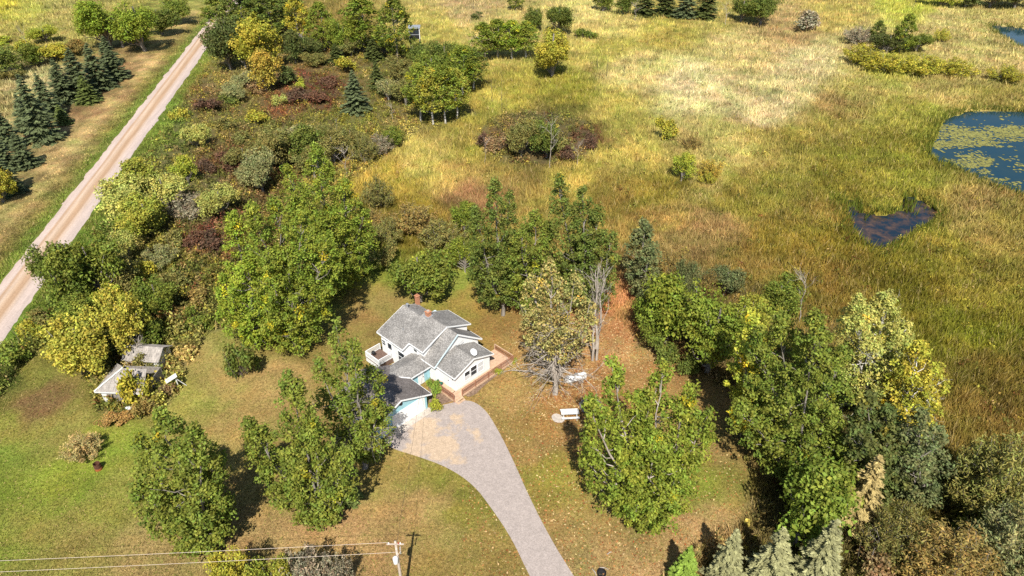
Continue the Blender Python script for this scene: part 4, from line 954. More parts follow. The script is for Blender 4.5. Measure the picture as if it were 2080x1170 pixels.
hero(1540, 900, [(1530, 632, 70), (1510, 700, 80), (1555, 720, 90)], 'lime', 'tree with yellow-green top in front of the massive cottonwood', zlow=2, yellow=.10, name='ash_tree', leaf=.3)

def twin(bx, by, tops, label):
    B = G(bx, by); r = np.random.default_rng(77); tubes = []
    for i, (tx, ty) in enumerate(tops):
        T = at_plane(tx, ty, B[1] + .3 * i) - B; s = np.linspace(0, 1, 8)[:, None]; o0 = np.array([(-.25, 0, -.1), (.3, .1, -.1), (.1, .1, 2)][i]); P = o0 * (1 - s) + T * s; P[1:-1] += r.normal(size=(6, 3)) * .1
        tubes.append((P, np.linspace(.20, .05, 8)))
        for _ in range(16):
            k = r.integers(2, 7); a = r.uniform(0, 6.28); branches(tubes, P[k], unit(np.array([math.cos(a), math.sin(a), 1.1])), r.uniform(1.2, 2.6), .04, 2, r, .45, (2, 4), .5)
    o = tag(empty('dead_tree', tuple(B)), label, 'dead tree'); link('trunk', mesh_np('dead_trunk', *tube_np(tubes, 6), None, True), M['bark_dead'], o)
twin(1207, 732, [(1217, 535), (1226, 545), (1210, 548)], 'pair of bare bleached trunks standing beside the half dead tree')
# fallen limb left of the half dead tree
a, b_ = G(1040, 752, .25), G(1110, 764, .5); r = np.random.default_rng(5); tb = [(np.array([a, (a + b_) / 2 + (0, .2, .2), b_]), np.array([.05, .09, .13]))]
for k in range(9): branches(tb, a * (1 - k / 9) + b_ * (k / 9), unit(np.array([-.8, r.normal() * .6, .2])), 1.6, .035, 2, r)
tag(link('fallen_branch', mesh_np('fallen_branch', *tube_np(tb, 5), None, True), M['bark_dead']), 'bleached fallen limb on the lawn right of the house deck', 'branch')

# ------------------------------------------------------------------ trees and shrubs one by one
T_ = [
# round the yard
('round',855,612,497,118,'mid','round oak-like tree on the lawn behind the house'),
('shrub',868,560,500,90,'lime','light green bush at the lawn edge behind the round tree'),
('shrub',495,768,690,66,'dgreen','dark leafy bush at the foot of the left grove'),
('spruce',712,1018,962,54,'sprl','small dark juniper at the foot of the garage cottonwood'),
('shrub',884,838,800,26,'lime','bright green bush at the right corner of the garage'),
('shrub',882,800,770,30,'cedar','green bush between garage door and cedar deck'),
('shrub',1010,758,742,22,'lime','small green plant in the bed below the cedar deck rail'),
('shrub',1040,735,722,20,'lime','small green plant at the outer corner of the cedar deck'),
('shrub',836,742,728,20,'fresh','small green bush in the nook between side deck and breezeway'),
('willow',172,926,888,66,'tan','round clump of dry ornamental grass on the left lawn'),
('round',190,762,640,104,'yellow','bright yellow-green tree standing over the old shed'),
('round',272,722,590,80,'yellow','yellow tree behind the old shed, right of the brightest yellow tree'),
('shrub',285,815,742,62,'ygreen','vine covered bush swallowing the roof of the old shed'),
('shrub',300,842,810,50,'amber','rusty weedy bush in front of the old shed'),
('shrub',240,850,832,60,'orange','low orange weeds at the front wall of the old shed'),
('shrub',335,800,770,40,'brown','reddish brown weeds beside the leaning white board'),
('shrub',248,768,735,50,'tan','dry tan vine tangle on the left of the shed roofs'),
('shrub',300,752,712,44,'olive','olive vine bush over the rear shed roof'),
('dead',290,742,690,56,'grey','leafless grey tree poking up behind the old shed'),
('round',1350,700,536,130,'green','bright green tree at the wood edge behind the leaf litter'),
('locust',1437,756,586,150,'green','flat-layered light green tree with leaning trunk at the lawn edge'),
('locust',1330,690,600,110,'mid','flat-layered green tree above the orange leaf litter'),
('locust',1500,742,572,95,'limeo','yellow-green layered tree between lawn edge tree and cottonwood'),
('shrub',1345,735,690,60,'dgreen','dark bush on the border of the leaf litter'),
('shrub',1395,755,712,56,'dgreen','dark bush left of the leaning trunk at the lawn edge'),
('round',1385,622,505,40,'teal','small blue-green tree at the marsh side of the lawn wood'),
('willow',1358,560,510,52,'amber','golden brown willow bush at the marsh edge'),
('round',1470,600,540,70,'teal','grey-green bush tree at the marsh edge'),
('willow',1440,600,548,44,'amber','golden willow between the grey-green bushes at the marsh edge'),
('round',1570,650,560,80,'mid','leafy tree peeking up left of the white snag at the marsh edge'),
('dead',1622,655,560,60,'grey','white bare forked snag above the right wood'),
('round',1610,1105,915,165,'maple','bright green maple-like tree at the right wood edge'),
('spruce',1725,1075,925,112,'tan','tan faded conifer beside the bright green tree'),
('bigwillow',1992,1055,892,140,'olivel','large round olive willow at the right edge of the wood'),
('bigwillow',2022,1185,1040,140,'sage','silvery grey willow in the lower right corner'),
('bigwillow',1892,1205,1088,160,'amber','orange-brown bush at the bottom right'),
('bigwillow',1800,1140,1030,110,'olive','olive thicket bush left of the orange-brown bush'),
('shrub',1850,1120,1050,80,'ygreen','yellow-green bush above the orange-brown bush'),
('shrub',1760,1165,1100,80,'brown','brown twiggy bush at the bottom of the wood'),
('dead',1770,1150,1090,50,'grey','grey bare twigs standing in the lower right thicket'),
('shrub',1960,1110,1040,60,'mid','green bush between the two willows at lower right'),
('willow',2070,1080,1020,70,'yellow','yellow bush at the right edge of the picture'),
('spruce',1465,1192,1075,92,'bluespr','pale spruce at the bottom, leftmost of three'),
('spruce',1552,1196,1072,108,'bluespr','pale spruce at the bottom, middle of three'),
('spruce',1640,1206,1055,118,'bluespr','pale spruce at the bottom, rightmost of three'),
('spruce',1385,1190,1108,76,'cedar','bright green cedar at the bottom left of the pale spruces'),
('round',1690,1010,900,90,'mid','green tree squeezed between the massive cottonwood and the dark willow'),
('locust',1480,700,620,90,'mid','shaded layered tree behind the leaning trunk'),
('shrub',1720,960,880,60,'ygreen','yellow-green understory bush below the white aspens'),
# bottom edge
('round',485,1232,1128,72,'ygreen','yellow-green bush at the bottom edge under the power lines'),
('round',560,1232,1130,72,'limeo','bright bush at the bottom edge, second under the power lines'),
('willow',625,1215,1120,100,'grey','greyish twiggy bush at the bottom edge under the power lines'),
('willow',690,1212,1125,70,'grey','greyish twiggy bush at the bottom edge nearest the power pole'),
# brush between road and house
('round',165,640,476,105,'mid','leafy tree overhanging the gravel road edge at left'),
('round',215,620,468,95,'mid','leafy tree beside the one overhanging the gravel road'),
('round',130,600,490,70,'dgreen','dark tree touching the gravel road at left'),
('round',245,600,520,80,'olive','olive tree right of the trees overhanging the road'),
('round',175,690,590,80,'mid','green bush tree above the bright yellow tree'),
('round',235,650,575,60,'lime','yellow-green young tree behind the yellow shed tree'),
('round',258,545,470,56,'pale','pale yellow leaning tree with thin bare trunk in the brush'),
('round',330,640,560,80,'mid','green bush tree in the brush left of the left grove'),
('shrub',310,700,640,70,'mid','green bush at the brush edge above the old shed'),
('round',300,420,312,90,'limeo','light yellow-green tree beside the gravel road, uppermost of a cluster'),
('round',345,430,345,80,'pale','light yellow-green tree in the roadside cluster, farthest from the road'),
('round',270,455,360,85,'pale','pale tree nearest the gravel road in the roadside cluster'),
('round',310,480,395,90,'limeo','light yellow-green tree at the lower end of the roadside cluster'),
('round',385,375,308,46,'lime','small yellow-green tree above the grey thicket'),
('willow',390,440,390,80,'grey','grey leafless thicket bush in the roadside brush'),
('round',401,300,244,46,'pale','solitary pale green young tree in the brush with dark shadow'),
('shrub',365,240,205,34,'yellow','bright yellow bush beside the gravel road'),
('shrub',570,215,188,30,'pale','pale young tree beside the red sumac'),
('shrub',614,180,155,24,'lime','lime green bush in the middle of the red sumac'),
('willow',330,540,500,70,'sage','grey-green brush mound left of the red sumac patch'),
('round',455,440,375,70,'pale','pale olive tree left of the left grove'),
('willow',520,372,325,70,'sage','sage green brush mound above the left grove'),
('round',575,345,250,76,'olive','olive wood tree above the tallest cottonwood, left one'),
('round',625,340,240,80,'dgreen','olive wood tree above the tallest cottonwood, dark middle one'),
('round',680,335,262,70,'olive','olive wood tree above the tallest cottonwood, right one'),
('round',535,390,300,66,'sage','grey-green tree left behind the tallest cottonwood'),
('willow',740,328,272,60,'olive','dark round willow at the edge of the golden marsh'),
('willow',775,312,270,54,'grey','twiggy grey willow at the edge of the golden marsh'),
('round',795,300,258,44,'mid','round green bush tree at the marsh edge'),
('dead',705,355,298,40,'grey','bleached bare tree at the marsh edge beside the round willow'),
('dead',798,250,212,26,'grey','white bare snag in front of the aspen clump'),
('dead',684,275,242,16,'grey','thin bleached stub in the olive woods'),
('willow',770,420,360,70,'olive','olive bush right of the tallest cottonwood'),
('willow',760,470,420,60,'amber','golden brown bush right of the tallest cottonwood'),
('willow',790,495,445,70,'olive','olive brush mound beside the left grove, below the golden brown bush'),
('willow',840,470,415,110,'amber','wide golden willow thicket in the marsh behind the house'),
('willow',900,500,450,100,'olive','wide olive willow thicket behind the lawn'),
('shrub',790,540,490,50,'olive','brown-green bush at the dark corner of the back lawn'),
('round',945,480,400,60,'green','light green tree left of the grove behind the house'),
('round',945,555,470,60,'green','light green tree at the lawn corner left of the grove behind the house'),
# upper left wood by the road
('poplar',458,78,-14,60,'mid','green tree at the roadside where the gravel road disappears'),
('round',470,142,30,72,'dark','dark tree right beside the far end of the gravel road'),
('poplar',500,92,-20,76,'dgreen','dark tall tree in the upper roadside wood'),
('poplar',562,88,-25,76,'dgreen','dark tall tree in the upper roadside wood, right of another'),
('round',540,146,28,88,'ygreen','yellow-green tree in front of the upper roadside wood'),
('round',540,186,88,66,'gold','golden tree below the yellow-green tree'),
('shrub',580,170,128,50,'dark','dark spruce-like bush beside the golden tree'),
('poplar',612,98,-14,44,'ygreen','slim yellowish tree at the top of the wood'),
('dead',622,112,66,40,'grey','grey bare tree in the upper wood'),
('poplar',660,104,5,50,'green','slim green tree at the top, left of the big poplar'),
('round',640,110,70,60,'dark','dark bush tree under the slim green tree'),
('poplar',740,104,-8,78,'green','big round-topped poplar at the top of the wood'),
('poplar',808,126,-5,64,'mid','tall poplar with bare trunk beside the hunting blind'),
('spruce',685,130,88,50,'dark','dark broad spruce in the upper wood'),
('spruce',760,120,78,52,'dark','dark spruce below the big poplar'),
('spruce',725,228,142,72,'spruce','dark solitary spruce beside the red sumac'),
('spruce',768,185,122,50,'dark','dull dark spruce right above the solitary spruce'),
('round',860,150,82,60,'dgreen','dark tree below the hunting blind'),
('round',905,150,78,60,'dgreen','dark tree right of the hunting blind'),
('round',840,190,120,60,'olive','olive tree behind the aspen clump'),
('aspen',855,246,130,58,'green','aspen at the left end of the clump of white trunks'),
('aspen',880,252,140,58,'limeo','aspen in the front of the clump of white trunks'),
('aspen',905,250,132,58,'green','aspen second from right in the front of the clump of white trunks'),
('aspen',928,240,140,52,'limeo','aspen at the right end of the clump of white trunks'),
('aspen',940,192,92,60,'green','aspen behind the clump with two white trunks showing'),
('aspen',962,182,100,52,'dgreen','dark aspen right behind the clump of white trunks'),
('dead',955,115,72,24,'grey','pale pinkish bare snag left of the upper aspen row'),
('aspen',985,122,46,54,'green','aspen at the left end of the upper aspen row'),
('aspen',1010,118,40,54,'green','second aspen from the left in the upper aspen row'),
('aspen',1040,120,42,56,'fresh','middle aspen in the upper aspen row'),
('aspen',1068,118,44,52,'green','aspen at the right end of the upper aspen row'),
('big',1122,156,44,92,'ygreen','golden-green bushy tree standing in the pale grass'),
('round',1090,60,10,50,'dgreen','dark tree behind the golden-green bushy tree, left'),
('round',1135,70,5,56,'dgreen','dark tree behind the golden-green bushy tree, right'),
('shrub',1185,78,52,50,'mid','green bush at the right of the upper tree group'),
('shrub',970,38,22,28,'dark','small dark bush in the pale field left of the aspens'),
('poplar',1048,20,-35,30,'mid','small tree at the top edge above the aspen row'),
# more of the upper wood
('round',500,140,52,60,'dark','dark dense tree below the tall roadside wood, beside the yellow-green one'),
('poplar',530,45,-45,60,'mid','tree at the very top of the roadside wood, second row'),
('poplar',590,60,-40,56,'dgreen','dark tree at the top of the roadside wood, beside the slim yellowish tree'),
('round',600,128,50,54,'dark','dark tree left of the grey bare tree in the upper wood'),
('round',500,175,140,50,'sage','pale grey-green bush below the dark roadside trees'),
('round',480,205,165,44,'sage','pale grey-green bush lower down beside the gravel road'),
('shrub',520,190,160,40,'brown','brown twiggy bush left of the golden tree'),
('round',695,112,30,54,'green','young green tree between the slim tree and the big poplar'),
('round',715,115,70,50,'olive','olive bush tree below the big poplar, left'),
('round',780,110,62,46,'mid','green bush tree between poplar and hunting blind poplar'),
('round',640,135,104,46,'olive','olive bush in front of the grey bare tree'),
('shrub',705,145,112,50,'ygreen','yellow-green bush beside the broad dark spruce'),
('round',810,160,115,60,'olive','olive tree left below the hunting blind poplar'),
('round',825,215,150,56,'olive','olive tree left of the aspen clump'),
('round',790,205,155,50,'sage','grey-green tree between solitary spruce and aspen clump'),
('round',880,185,100,66,'mid','green tree behind the middle of the aspen clump'),
('round',935,150,84,56,'mid','green tree right behind the aspen clump'),
('round',955,165,95,40,'dgreen','dark tree at the right edge of the clump of aspens'),
('round',600,310,245,70,'sage','sage wood tree left behind the dark olive one'),
('round',650,300,250,66,'olive','olive wood tree behind the dark one'),
('round',715,300,255,56,'olive','olive bush tree left of the bleached bare marsh tree'),
('round',640,360,290,70,'olive','olive tree just above the tallest cottonwood top'),
('round',500,340,290,60,'olive','olive bush tree left of the sage brush mound'),
('shrub',550,310,270,60,'olive','olive bush above the sage brush mound'),
('shrub',480,290,262,50,'olive','olive brush bush right of the solitary pale young tree'),
('shrub',520,250,222,50,'ygreen','yellowish brush bush in the open brush'),
('shrub',460,260,236,44,'olive','low olive bush in the open brush near the road'),
('shrub',430,225,196,56,'maroon','dark red sumac bush near the road'),
('shrub',460,210,185,50,'dgreen','dark green bush right of the dark red sumac bush'),
('shrub',660,175,150,60,'red','bright red sumac bush at the right of the red patch'),
('shrub',600,205,178,66,'maroon','dark red sumac bush at the left of the red patch'),
('shrub',640,208,182,60,'red','red sumac bush at the lower edge of the red patch'),
('shrub',470,340,312,60,'red','red sumac bush in the lower brush'),
('shrub',510,335,312,50,'amber','rusty bush right of the lower red sumac'),
('shrub',415,350,318,50,'maroon','dark red bush left of the lower red sumac'),
('shrub',440,505,465,56,'maroon','dark red sumac bush beside the left grove'),
('shrub',400,500,468,50,'red','red sumac bush left of the dark red one by the grove'),
('shrub',360,590,548,60,'olive','olive bush in the brush below the red sumac'),
('shrub',400,620,580,60,'amber','rusty bush left of the light green cottonwood'),
('shrub',360,655,612,56,'orange','orange-tinged bush at the brush edge'),
('shrub',410,660,622,56,'mid','green bush at the top of the left lawn strip'),
('shrub',300,570,530,50,'ygreen','yellowish bush below the pale leaning tree'),
('shrub',420,420,380,56,'olive','olive bush right of the grey leafless thicket'),
('shrub',350,500,465,50,'olive','olive bush below the roadside cluster'),
('shrub',60,690,650,60,'ygreen','yellow-green bush beside the ditch at the left edge'),
('shrub',20,740,700,60,'mid','green bush in the ditch at the far left'),
('shrub',90,660,625,50,'olive','olive bush between ditch and road trees'),
# centre thicket
('round',1060,320,238,60,'olive','grey-green bush tree in the middle thicket'),
('round',1110,320,240,66,'dgreen','dark bush tree in the middle thicket'),
('dead',1117,340,252,44,'grey','white-stemmed bare tree in front of the middle thicket'),
('dead',1172,337,285,26,'grey','small bare tree at the right of the middle thicket'),
('dead',985,335,280,24,'grey','bare tree at the left end of the middle thicket'),
('shrub',1195,300,275,44,'maroon','dark red bush at the right end of the middle thicket'),
('shrub',990,300,264,44,'maroon','dark red bush at the left end of the middle thicket'),
('shrub',1150,310,260,60,'olive','olive bush in the middle thicket'),
('shrub',1015,310,268,50,'brown','brown bush in the middle thicket'),
('shrub',1155,325,292,40,'maroon','dark red bush at the front of the middle thicket'),
# marsh singles
('round',1384,368,302,52,'lime','bright yellow-green bush tree alone in the marsh'),
('willow',1440,358,322,54,'gold','orange bush right of the bright marsh tree'),
('willow',1435,372,350,36,'ygreen','low yellow bush below the orange marsh bush'),
('shrub',1350,282,238,44,'ygreen','yellow-green bush with white stub in the pale grass'),
('willow',1405,300,276,40,'amber','low golden bush below the yellow-green bush'),
('poplar',1826,108,28,34,'green','tallest slim tree of the marsh island'),
('poplar',1776,90,42,26,'dgreen','shorter slim tree at the left of the marsh island'),
('round',1800,108,62,50,'dark','dark bush tree in the marsh island'),
('round',1860,105,66,44,'mid','green bush tree right of the tallest island tree'),
('willow',1745,130,88,70,'ygreen','yellow willow at the left of the marsh island'),
('willow',1800,145,105,80,'ygreen','yellow willow at the front of the marsh island'),
('willow',1870,150,112,80,'ygreen','yellow willow, centre right of the marsh island'),
('willow',1935,152,118,70,'ygreen','yellow willow at the right end of the marsh island'),
('willow',1740,88,54,60,'grey','grey bare thicket behind the marsh island'),
('willow',1910,84,56,28,'yellow','bright yellow bush right behind the marsh island'),
('willow',2036,164,132,54,'ygreen','round yellow bush above the lily pond'),
('shrub',1630,60,14,60,'grey','grey leafless bush at the end of the upper wood'),
# far upper wood on the right
('round',1225,22,-20,40,'mid','bush at the left end of the far upper wood'),
('round',1265,28,-20,44,'dgreen','second bush from the left in the far upper wood'),
('spruce',1310,30,-40,56,'dark','dark conifer in the far upper wood, leftmost'),
('spruce',1350,30,-45,56,'dark','dark conifer in the far upper wood, second from left'),
('spruce',1392,34,-45,60,'spruce','dark conifer in the far upper wood, third from left'),
('spruce',1432,36,-45,60,'dark','dark conifer in the far upper wood, fourth from left'),
('dead',1474,50,10,30,'grey','silvery dead conifer in front of the far upper wood'),
('round',1505,44,-10,60,'dgreen','dark tree right of the silvery dead conifer'),
('round',1545,50,-20,60,'dgreen','dark tree at the right end of the far upper wood'),
('dead',1290,42,4,34,'grey','grey leaning snag below the far upper wood'),
('round',1910,12,-30,50,'lime','light green tree in the top right wood, leftmost'),
('round',1960,13,-40,56,'dark','dark tree in the top right wood, second from left'),
('round',2010,14,-40,56,'mid','green tree in the top right wood, third from left'),
('round',2060,15,-40,60,'dark','dark tree in the top right corner'),
# west of the road
('spruce',236,160,96,60,'spruce','dark spruce of the roadside row, topmost right'),
('spruce',205,178,86,62,'spruce','tall dark spruce of the roadside row, second from top right'),
('spruce',226,130,72,50,'spruce','dark spruce at the upper end behind the roadside row'),
('spruce',170,196,96,70,'spruce','dark spruce in the dense middle of the roadside row'),
('spruce',182,208,152,50,'sprl','small lighter spruce in front of the dense roadside row'),
('spruce',136,206,118,62,'spruce','dark spruce left of the small lighter spruce'),
('spruce',104,236,148,60,'spruce','dark spruce in the gap of the roadside row'),
('spruce',88,284,150,78,'spruce','large dark spruce at the lower end of the dense row'),
('spruce',130,252,212,38,'sprl','small spruce right of the large lower spruce'),
('spruce',60,262,186,50,'spruce','dark spruce left behind the large lower spruce'),
('spruce',22,300,214,56,'spruce','dark spruce at the left edge, upper of a trio'),
('spruce',55,338,268,58,'spruce','dark spruce at the left edge, right one of a trio'),
('spruce',14,345,262,56,'spruce','dark spruce at the left edge, nearest the frame'),
('spruce',22,392,305,60,'spruce','dark spruce at the left edge, lowest'),
('round',8,412,340,48,'ygreen','yellow-green young tree at the left edge below the spruces'),
('big',225,98,-15,84,'fresh','full green willow tree at the upper left'),
('big',295,104,-12,86,'fresh','green multi-stemmed willow tree right of the full green one'),
('round',250,95,20,60,'mid','shaded tree between the two green willow trees'),
('round',330,70,5,60,'dgreen','dark tree behind the upper left willow trees, near the road'),
('round',365,48,-10,50,'mid','green bush tree left of the far gravel road'),
('round',15,152,92,56,'dgreen','dark round tree at the far left edge'),
('round',65,135,82,50,'mid','green bush tree right of the dark round tree'),
('round',105,125,84,56,'ygreen','olive-yellow bush tree in the left hedge'),
('round',95,86,50,44,'lime','green-yellow tree in the left hedge with dark stem'),
('shrub',40,100,72,32,'yellow','bright yellow bush in the left hedge'),
('shrub',68,108,86,20,'yellow','small yellow bush in the left hedge'),
('shrub',8,90,72,40,'lime','green bush at the left frame edge in the hedge'),
('dead',64,108,52,16,'grey','bare leaning white trunk in the left hedge'),
('shrub',30,160,138,50,'olive','low olive bush below the dark round tree'),
('round',140,112,82,50,'amber','golden olive bush at the right end of the left hedge'),
]
for (kd, bx, by, ty, wp, cl, lb) in T_: place(kd, bx, by, ty, wp, cl, lb)
SN_ = [(1232,155,92),(1213,136,112),(1268,156,128),(1315,92,66),(1264,104,90),(1405,112,86),(1320,140,112),(1386,140,120),(1500,128,100),(1536,190,170),(1398,200,178),(1540,90,66),(1853,22,0),(1470,112,98),(1525,140,120),(1020,230,150),(1000,205,160),(962,20,4),(1008,26,0),(1575,160,140)]
WH = ['above the pale grass patch','left of the taller dark snag','right of the taller dark snag','high in the pale grass','near the green strip of grass','in the bright pale grass','with grey twigs','with a tuft of grey twigs at its foot','right in the pale grass','near the green-gold marsh edge','in the lower pale grass','near the grey bushes','at the top edge','small, in the bright grass','small, right of the bright grass','beside the aspen clump','behind the aspen clump','far up the pale field','far up the field left of the aspens','in the pale grass at right']
for (x, y, ty), wh in zip(SN_, WH): place('snag', x, y, ty, 18, 'grey', 'thin dark dead snag ' + wh, group='dead snags standing in the marsh')
# ------------------------------------------------------------------ grass, weeds, leaves: uncountable cover
def scatter(n, seed, x0=-260, x1=2340, y0=-75, y1=1290):
    r = np.random.default_rng(seed); sx = r.uniform(x0, x1, n); sy = r.uniform(y0, y1, n); X, Y = GA(sx, sy); return r, sx, sy, X, Y
WP = [wpoly(p) for p in (POND1, POND2, POND3)]
def in_ponds(X, Y): return inside(X, Y, WP[0]) | inside(X, Y, WP[1]) | inside(X, Y, WP[2])
HC, HS_ = math.cos(HYAW), math.sin(HYAW)
def near_house(X, Y, g=.3):
    p = (X - HO[0]) * HC + (Y - HO[1]) * HS_; q = (X - HO[0]) * HS_ - (Y - HO[1]) * HC
    return ((p > -8.2 - g) & (p < .2 + g) & (q > -7.6) & (q < 1.2)) | ((p > 0) & (p < 14) & (q > -13.2) & (q < 2.2)) 
def blades(name, X, Y, Z, hgt, wid, col, r, lean=.35, mat='grass'):
    n = len(X); a = r.uniform(0, math.pi, n); P = np.stack([X, Y, Z], 1); t = np.stack([np.cos(a), np.sin(a), 0 * a], 1) * (wid / 2)[:, None]
    tip = P + np.stack([r.normal(size=n) * lean * hgt, r.normal(size=n) * lean * hgt, hgt], 1)
    V = np.stack([P - t, P + t, tip], 1).reshape(-1, 3); F = np.arange(n * 3).reshape(-1, 3)
    return V, F, np.repeat(col, 3, 0)
def gz(X, Y):
    z = (fbm(X * .12, Y * .12, 55) - .5) * .7
    px, py = PXA(X, Y); f = inside(px, py, LAWN) | (np.abs(across(X, Y)) < 9) | ((np.abs(X) < 35) & (Y < 85))
    return np.where(f, z * .06, z)
# marsh and field grass
r, sx, sy, X, Y = scatter(840000, 21)
ac = across(X, Y); rd = np.abs(ac) < RW / 2 + .3 + .8 * (fbm(X * .4, Y * .4, 3) - .5)
lw = inside(sx, sy, LAWN); ok = ~(lw | rd | inside(sx, sy, DRIVE) | in_ponds(X, Y) | near_house(X, Y))
ok &= ~(inside(sx, sy, WOODS) & (r.random(len(X)) < .5)) & ~((inside(sx, sy, BRUSH) | inside(sx, sy, THICKET)) & (np.abs(across(X, Y)) > RW / 2 + 4) & (r.random(len(X)) < .88))
X, Y, sx, sy, ac = X[ok], Y[ok], sx[ok], sy[ok], ac[ok]; n = len(X); D = np.sqrt(X * X + Y * Y + 3600)
tall = .55 + .75 * fbm(X * .25, Y * .25, 12); hay = (ac < -RW / 2) & (ac > -34) & (ac < -RW / 2 - 3); verge = np.abs(ac) < RW / 2 + 3.5
hgt = np.where(hay, .14 + .1 * tall, np.where(verge, .25 + .2 * tall, tall)) * r.uniform(.7, 1.3, n)
wid = np.maximum(.10, D * .0011) * r.uniform(.7, 1.4, n)
c = field(X, Y) * KG * 1.72
c = np.where(hay[:, None], c * hay_stripe(X, Y)[:, None], c); c *= r.uniform(.62, 1.36, n)[:, None]; c *= (0.80 + .4 * fbm(X * .8, Y * .8, 71))[:, None]
pick = r.random(n); tan_ = lin((226, 200, 140)) * .8; gr_ = lin((128, 136, 46)) * .8; ts = vnoise(X * .9, Y * .9, 77) * .6 + vnoise(X * 2.1, Y * 2.1, 78) * .4; hgt = hgt * np.where(hay | verge, 1, .35 + 1.35 * ts)
c = np.where((pick < .10)[:, None], c * .5 + tan_ * .5, c); c = np.where((pick > .86)[:, None], c * .5 + gr_ * .5, c)
Vm = blades('marsh_grass', X, Y, gz(X, Y) - .05, hgt, wid, c, r)
tag(link('marsh_grass', mesh_np('marsh_grass', Vm[0], Vm[1], {'tint': Vm[2]}), M['grass']), 'tall tan and olive grass covering the marsh and fields', 'grass', kind='stuff')
# lawn
r, sx, sy, X, Y = scatter(320000, 22, -260, 1560, 530, 1290)
ok = inside(sx, sy, LAWN) & ~inside(sx, sy, DRIVE) & ~near_house(X, Y); X, Y, sx, sy = X[ok], Y[ok], sx[ok], sy[ok]; n = len(X)
c = field(X, Y) * KG * 1.1; g_ = fbm(X * .5, Y * .5, 81); c *= r.uniform(.5, 1.5, n)[:, None] * (.8 + .4 * g_)[:, None]
pick = r.random(n); c = np.where((pick < .14)[:, None], c * .4 + lin((214, 186, 124)) * .5, c); c = np.where((pick > .84)[:, None], c * .45 + lin((120, 142, 44)) * .45, c)
Vl = blades('lawn_grass', X, Y, gz(X, Y) - .01, r.uniform(.04, .15, n), r.uniform(.08, .20, n), c, r, .9)
tag(link('lawn_grass', mesh_np('lawn_grass', Vl[0], Vl[1], {'tint': Vl[2]}), M['grass']), 'short patchy dry lawn grass around the house', 'grass', kind='stuff')
# undergrowth
def weeds(name, label, n0, seed, polys, hmin, hmax, nl, size, kmul=1.5):
    """low bushy mounds of leaves"""
    r, sx, sy, X, Y = scatter(n0, seed); ok = np.zeros(n0, bool)
    for p in polys: ok |= inside(sx, sy, p)
    ok &= (np.abs(across(X, Y)) > RW / 2 + 3.2) & ~in_ponds(X, Y); X, Y = X[ok], Y[ok]; n = len(X)
    D = np.sqrt(X * X + Y * Y + 3600) / 130; base = field(X, Y) * KG * kmul; pk = r.random(n)
    pal = [(.10, lin((180, 166, 66))), (.16, lin((176, 150, 100))), (.21, lin((126, 70, 50))), (.44, lin((108, 118, 50))), (.62, lin((74, 90, 42)))]
    lo = 0
    for hi, cc_ in pal: base = np.where(((pk >= lo) & (pk < hi))[:, None], base * .3 + cc_ * .6, base); lo = hi
    base *= r.uniform(.7, 1.3, n)[:, None]
    big = vnoise(X * .12, Y * .12, 95); R = r.uniform(.45, 1.25, n) * (.7 + .6 * big) * np.clip(D, .7, 1.5); Hh = (hmin + (hmax - hmin) * r.random(n) ** 1.5) * (.5 + .9 * big)
    m = n * nl; d = unit(r.normal(size=(m, 3))); d[:, 2] = np.abs(d[:, 2]); u = r.random(m) ** .3
    P = np.stack([np.repeat(X, nl), np.repeat(Y, nl), np.repeat(gz(X, Y), nl)], 1) + d * np.stack([np.repeat(R, nl), np.repeat(R, nl), np.repeat(Hh, nl)], 1) * u[:, None]
    V, F, T = leaf_quads(P, .08, 1, size, r, up=.1, tints=np.repeat(base, nl, 0) * r.uniform(.6, 1.5, (m, 1)))
    tag(link(name, mesh_np(name, V, F, {'tint': T}), M['grass']), label, 'undergrowth', kind='stuff')
weeds('undergrowth', 'mixed olive, tan and red brush between the road and the marsh', 60000, 31, [BRUSH, THICKET], .5, 2.6, 30, .36, 1.95)
weeds('wood_undergrowth', 'shaded weeds and saplings under the right hand wood', 8000, 33, [WOODS], .4, 2.2, 34, .34, 1.75)
weeds('marsh_forbs', 'scattered leafy forbs and sedge tufts standing in the marsh grass', 5200, 35, [[(780, 360), (860, 300), (960, 250), (1000, 60), (1250, 20), (1600, 60), (2200, 40), (2200, 900), (1960, 880), (1850, 640), (1560, 560), (1300, 520), (1240, 380), (1100, 350), (900, 380)]], .5, 1.5, 22, .34, 1.5)
# reeds round the ponds
r = np.random.default_rng(41); VV = []
for P, dens in ((WP[0], 16), (WP[1], 20), (WP[2], 12)):
    P = np.array(P); Q = np.roll(P, -1, 0); L = np.linalg.norm(Q - P, axis=1); k = np.repeat(np.arange(len(P)), (L * dens).astype(int)); s = r.random(len(k))[:, None]
    pt = P[k] * (1 - s) + Q[k] * s; nrm = np.stack([(Q - P)[k, 1], -(Q - P)[k, 0]], 1) / L[k][:, None]; cen = P.mean(0); sg = np.sign(((pt - cen) * nrm).sum(1))[:, None]
    pt = pt + nrm * sg * (r.gamma(1.5, .9, len(k)) - .1)[:, None] * 1.0; VV.append(pt)
pt = np.concatenate(VV); n = len(pt); cc_ = lin((132, 146, 56)) * KG * r.uniform(.5, 1.35, n)[:, None]; cc_[r.random(n) < .25] *= np.array([1.5, 1.2, 1.1])
Vr = blades('reeds', pt[:, 0], pt[:, 1], np.full(n, -.4), r.uniform(1.1, 2.1, n), r.uniform(.12, .3, n), cc_, r, .15)
tag(link('reeds', mesh_np('reeds', Vr[0], Vr[1], {'tint': Vr[2]}), M['grass']), 'green reeds fringing the marsh ponds', 'reeds', kind='stuff')
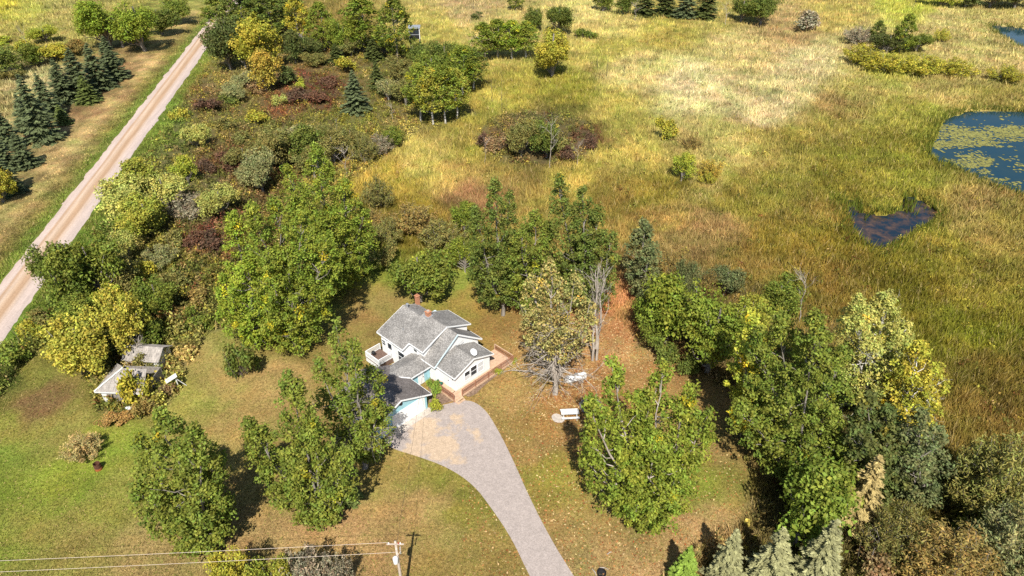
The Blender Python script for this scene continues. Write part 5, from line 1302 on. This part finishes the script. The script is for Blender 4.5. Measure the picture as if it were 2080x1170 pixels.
# lily pads
wx0 = np.array(WP[0]); r = np.random.default_rng(43); n = 30000; X = r.uniform(wx0[:, 0].min(), wx0[:, 0].max(), n); Y = r.uniform(wx0[:, 1].min(), wx0[:, 1].max(), n)
sx, sy = PXA(X, Y); nz = fbm(X * .16, Y * .28, 13) * .6 + fbm(X * .7, Y * 1.3, 14) * .4
def pb(x, y, rx, ry): return np.exp(-((sx - x) / rx) ** 2 - ((sy - y) / ry) ** 2)
pr = pb(1955, 280, 60, 34) + .9 * pb(2060, 268, 60, 20) + .6 * pb(1985, 325, 40, 16) + .6 * pb(2055, 364, 45, 12) + .5 * pb(1905, 296, 20, 16)
ok = inside(X, Y, WP[0]) & (nz * .8 + pr * .30 + r.uniform(-.1, .1, n) > .60); X, Y = X[ok], Y[ok]; n = len(X); a = np.arange(7) * 2 * math.pi / 7; rad = r.uniform(.16, .36, n)
V = np.stack([X[:, None] + rad[:, None] * np.cos(a), Y[:, None] + rad[:, None] * np.sin(a) * .9, np.full((n, 7), -.355) + r.uniform(0, .02, (n, 1))], 2).reshape(-1, 3)
T = np.repeat(lin((176, 172, 96)) * KG * r.uniform(.6, 1.3, n)[:, None], 7, 0)
tag(link('lily_pads', mesh_np('lily_pads', V, np.arange(n * 7).reshape(-1, 7), {'tint': T}), M['pads']), 'pale green lily pads floating on the larger pond', 'lily pads', kind='stuff')
# fallen leaves
r, sx, sy, X, Y = scatter(60000, 45, 940, 1530, 620, 1290)
def blob(x, y, rx, ry): return np.exp(-((sx - x) / rx) ** 2 - ((sy - y) / ry) ** 2)
pr = .9 * blob(1245, 685, 60, 50) + .9 * blob(1180, 790, 90, 60) + .5 * blob(1330, 740, 90, 40) + .25 * blob(1080, 720, 90, 60) + .22 * blob(1200, 1000, 260, 180) + .3 * blob(1130, 850, 60, 40)
ok = inside(sx, sy, LAWN) & ~inside(sx, sy, DRIVE) & ~near_house(X, Y) & (r.random(len(sx)) < pr * .8); X, Y = X[ok], Y[ok]; n = len(X)
tt = lin((214, 150, 90)) * .62 * r.uniform(.5, 1.3, n)[:, None]; pk = r.random(n); tt = np.where((pk < .3)[:, None], lin((236, 208, 150)) * .75, tt); tt = np.where((pk > .9)[:, None], lin((186, 96, 60)) * .6, tt)
V, F, T = leaf_quads(np.stack([X, Y, np.full(n, .05)], 1), .05, 1, .20, r, up=4.0, flat=.3, tints=tt)
tag(link('fallen_leaves', mesh_np('fallen_leaves', V, F, {'tint': T}), M['grass']), 'orange and tan fallen leaves scattered on the lawn', 'leaves', kind='stuff')
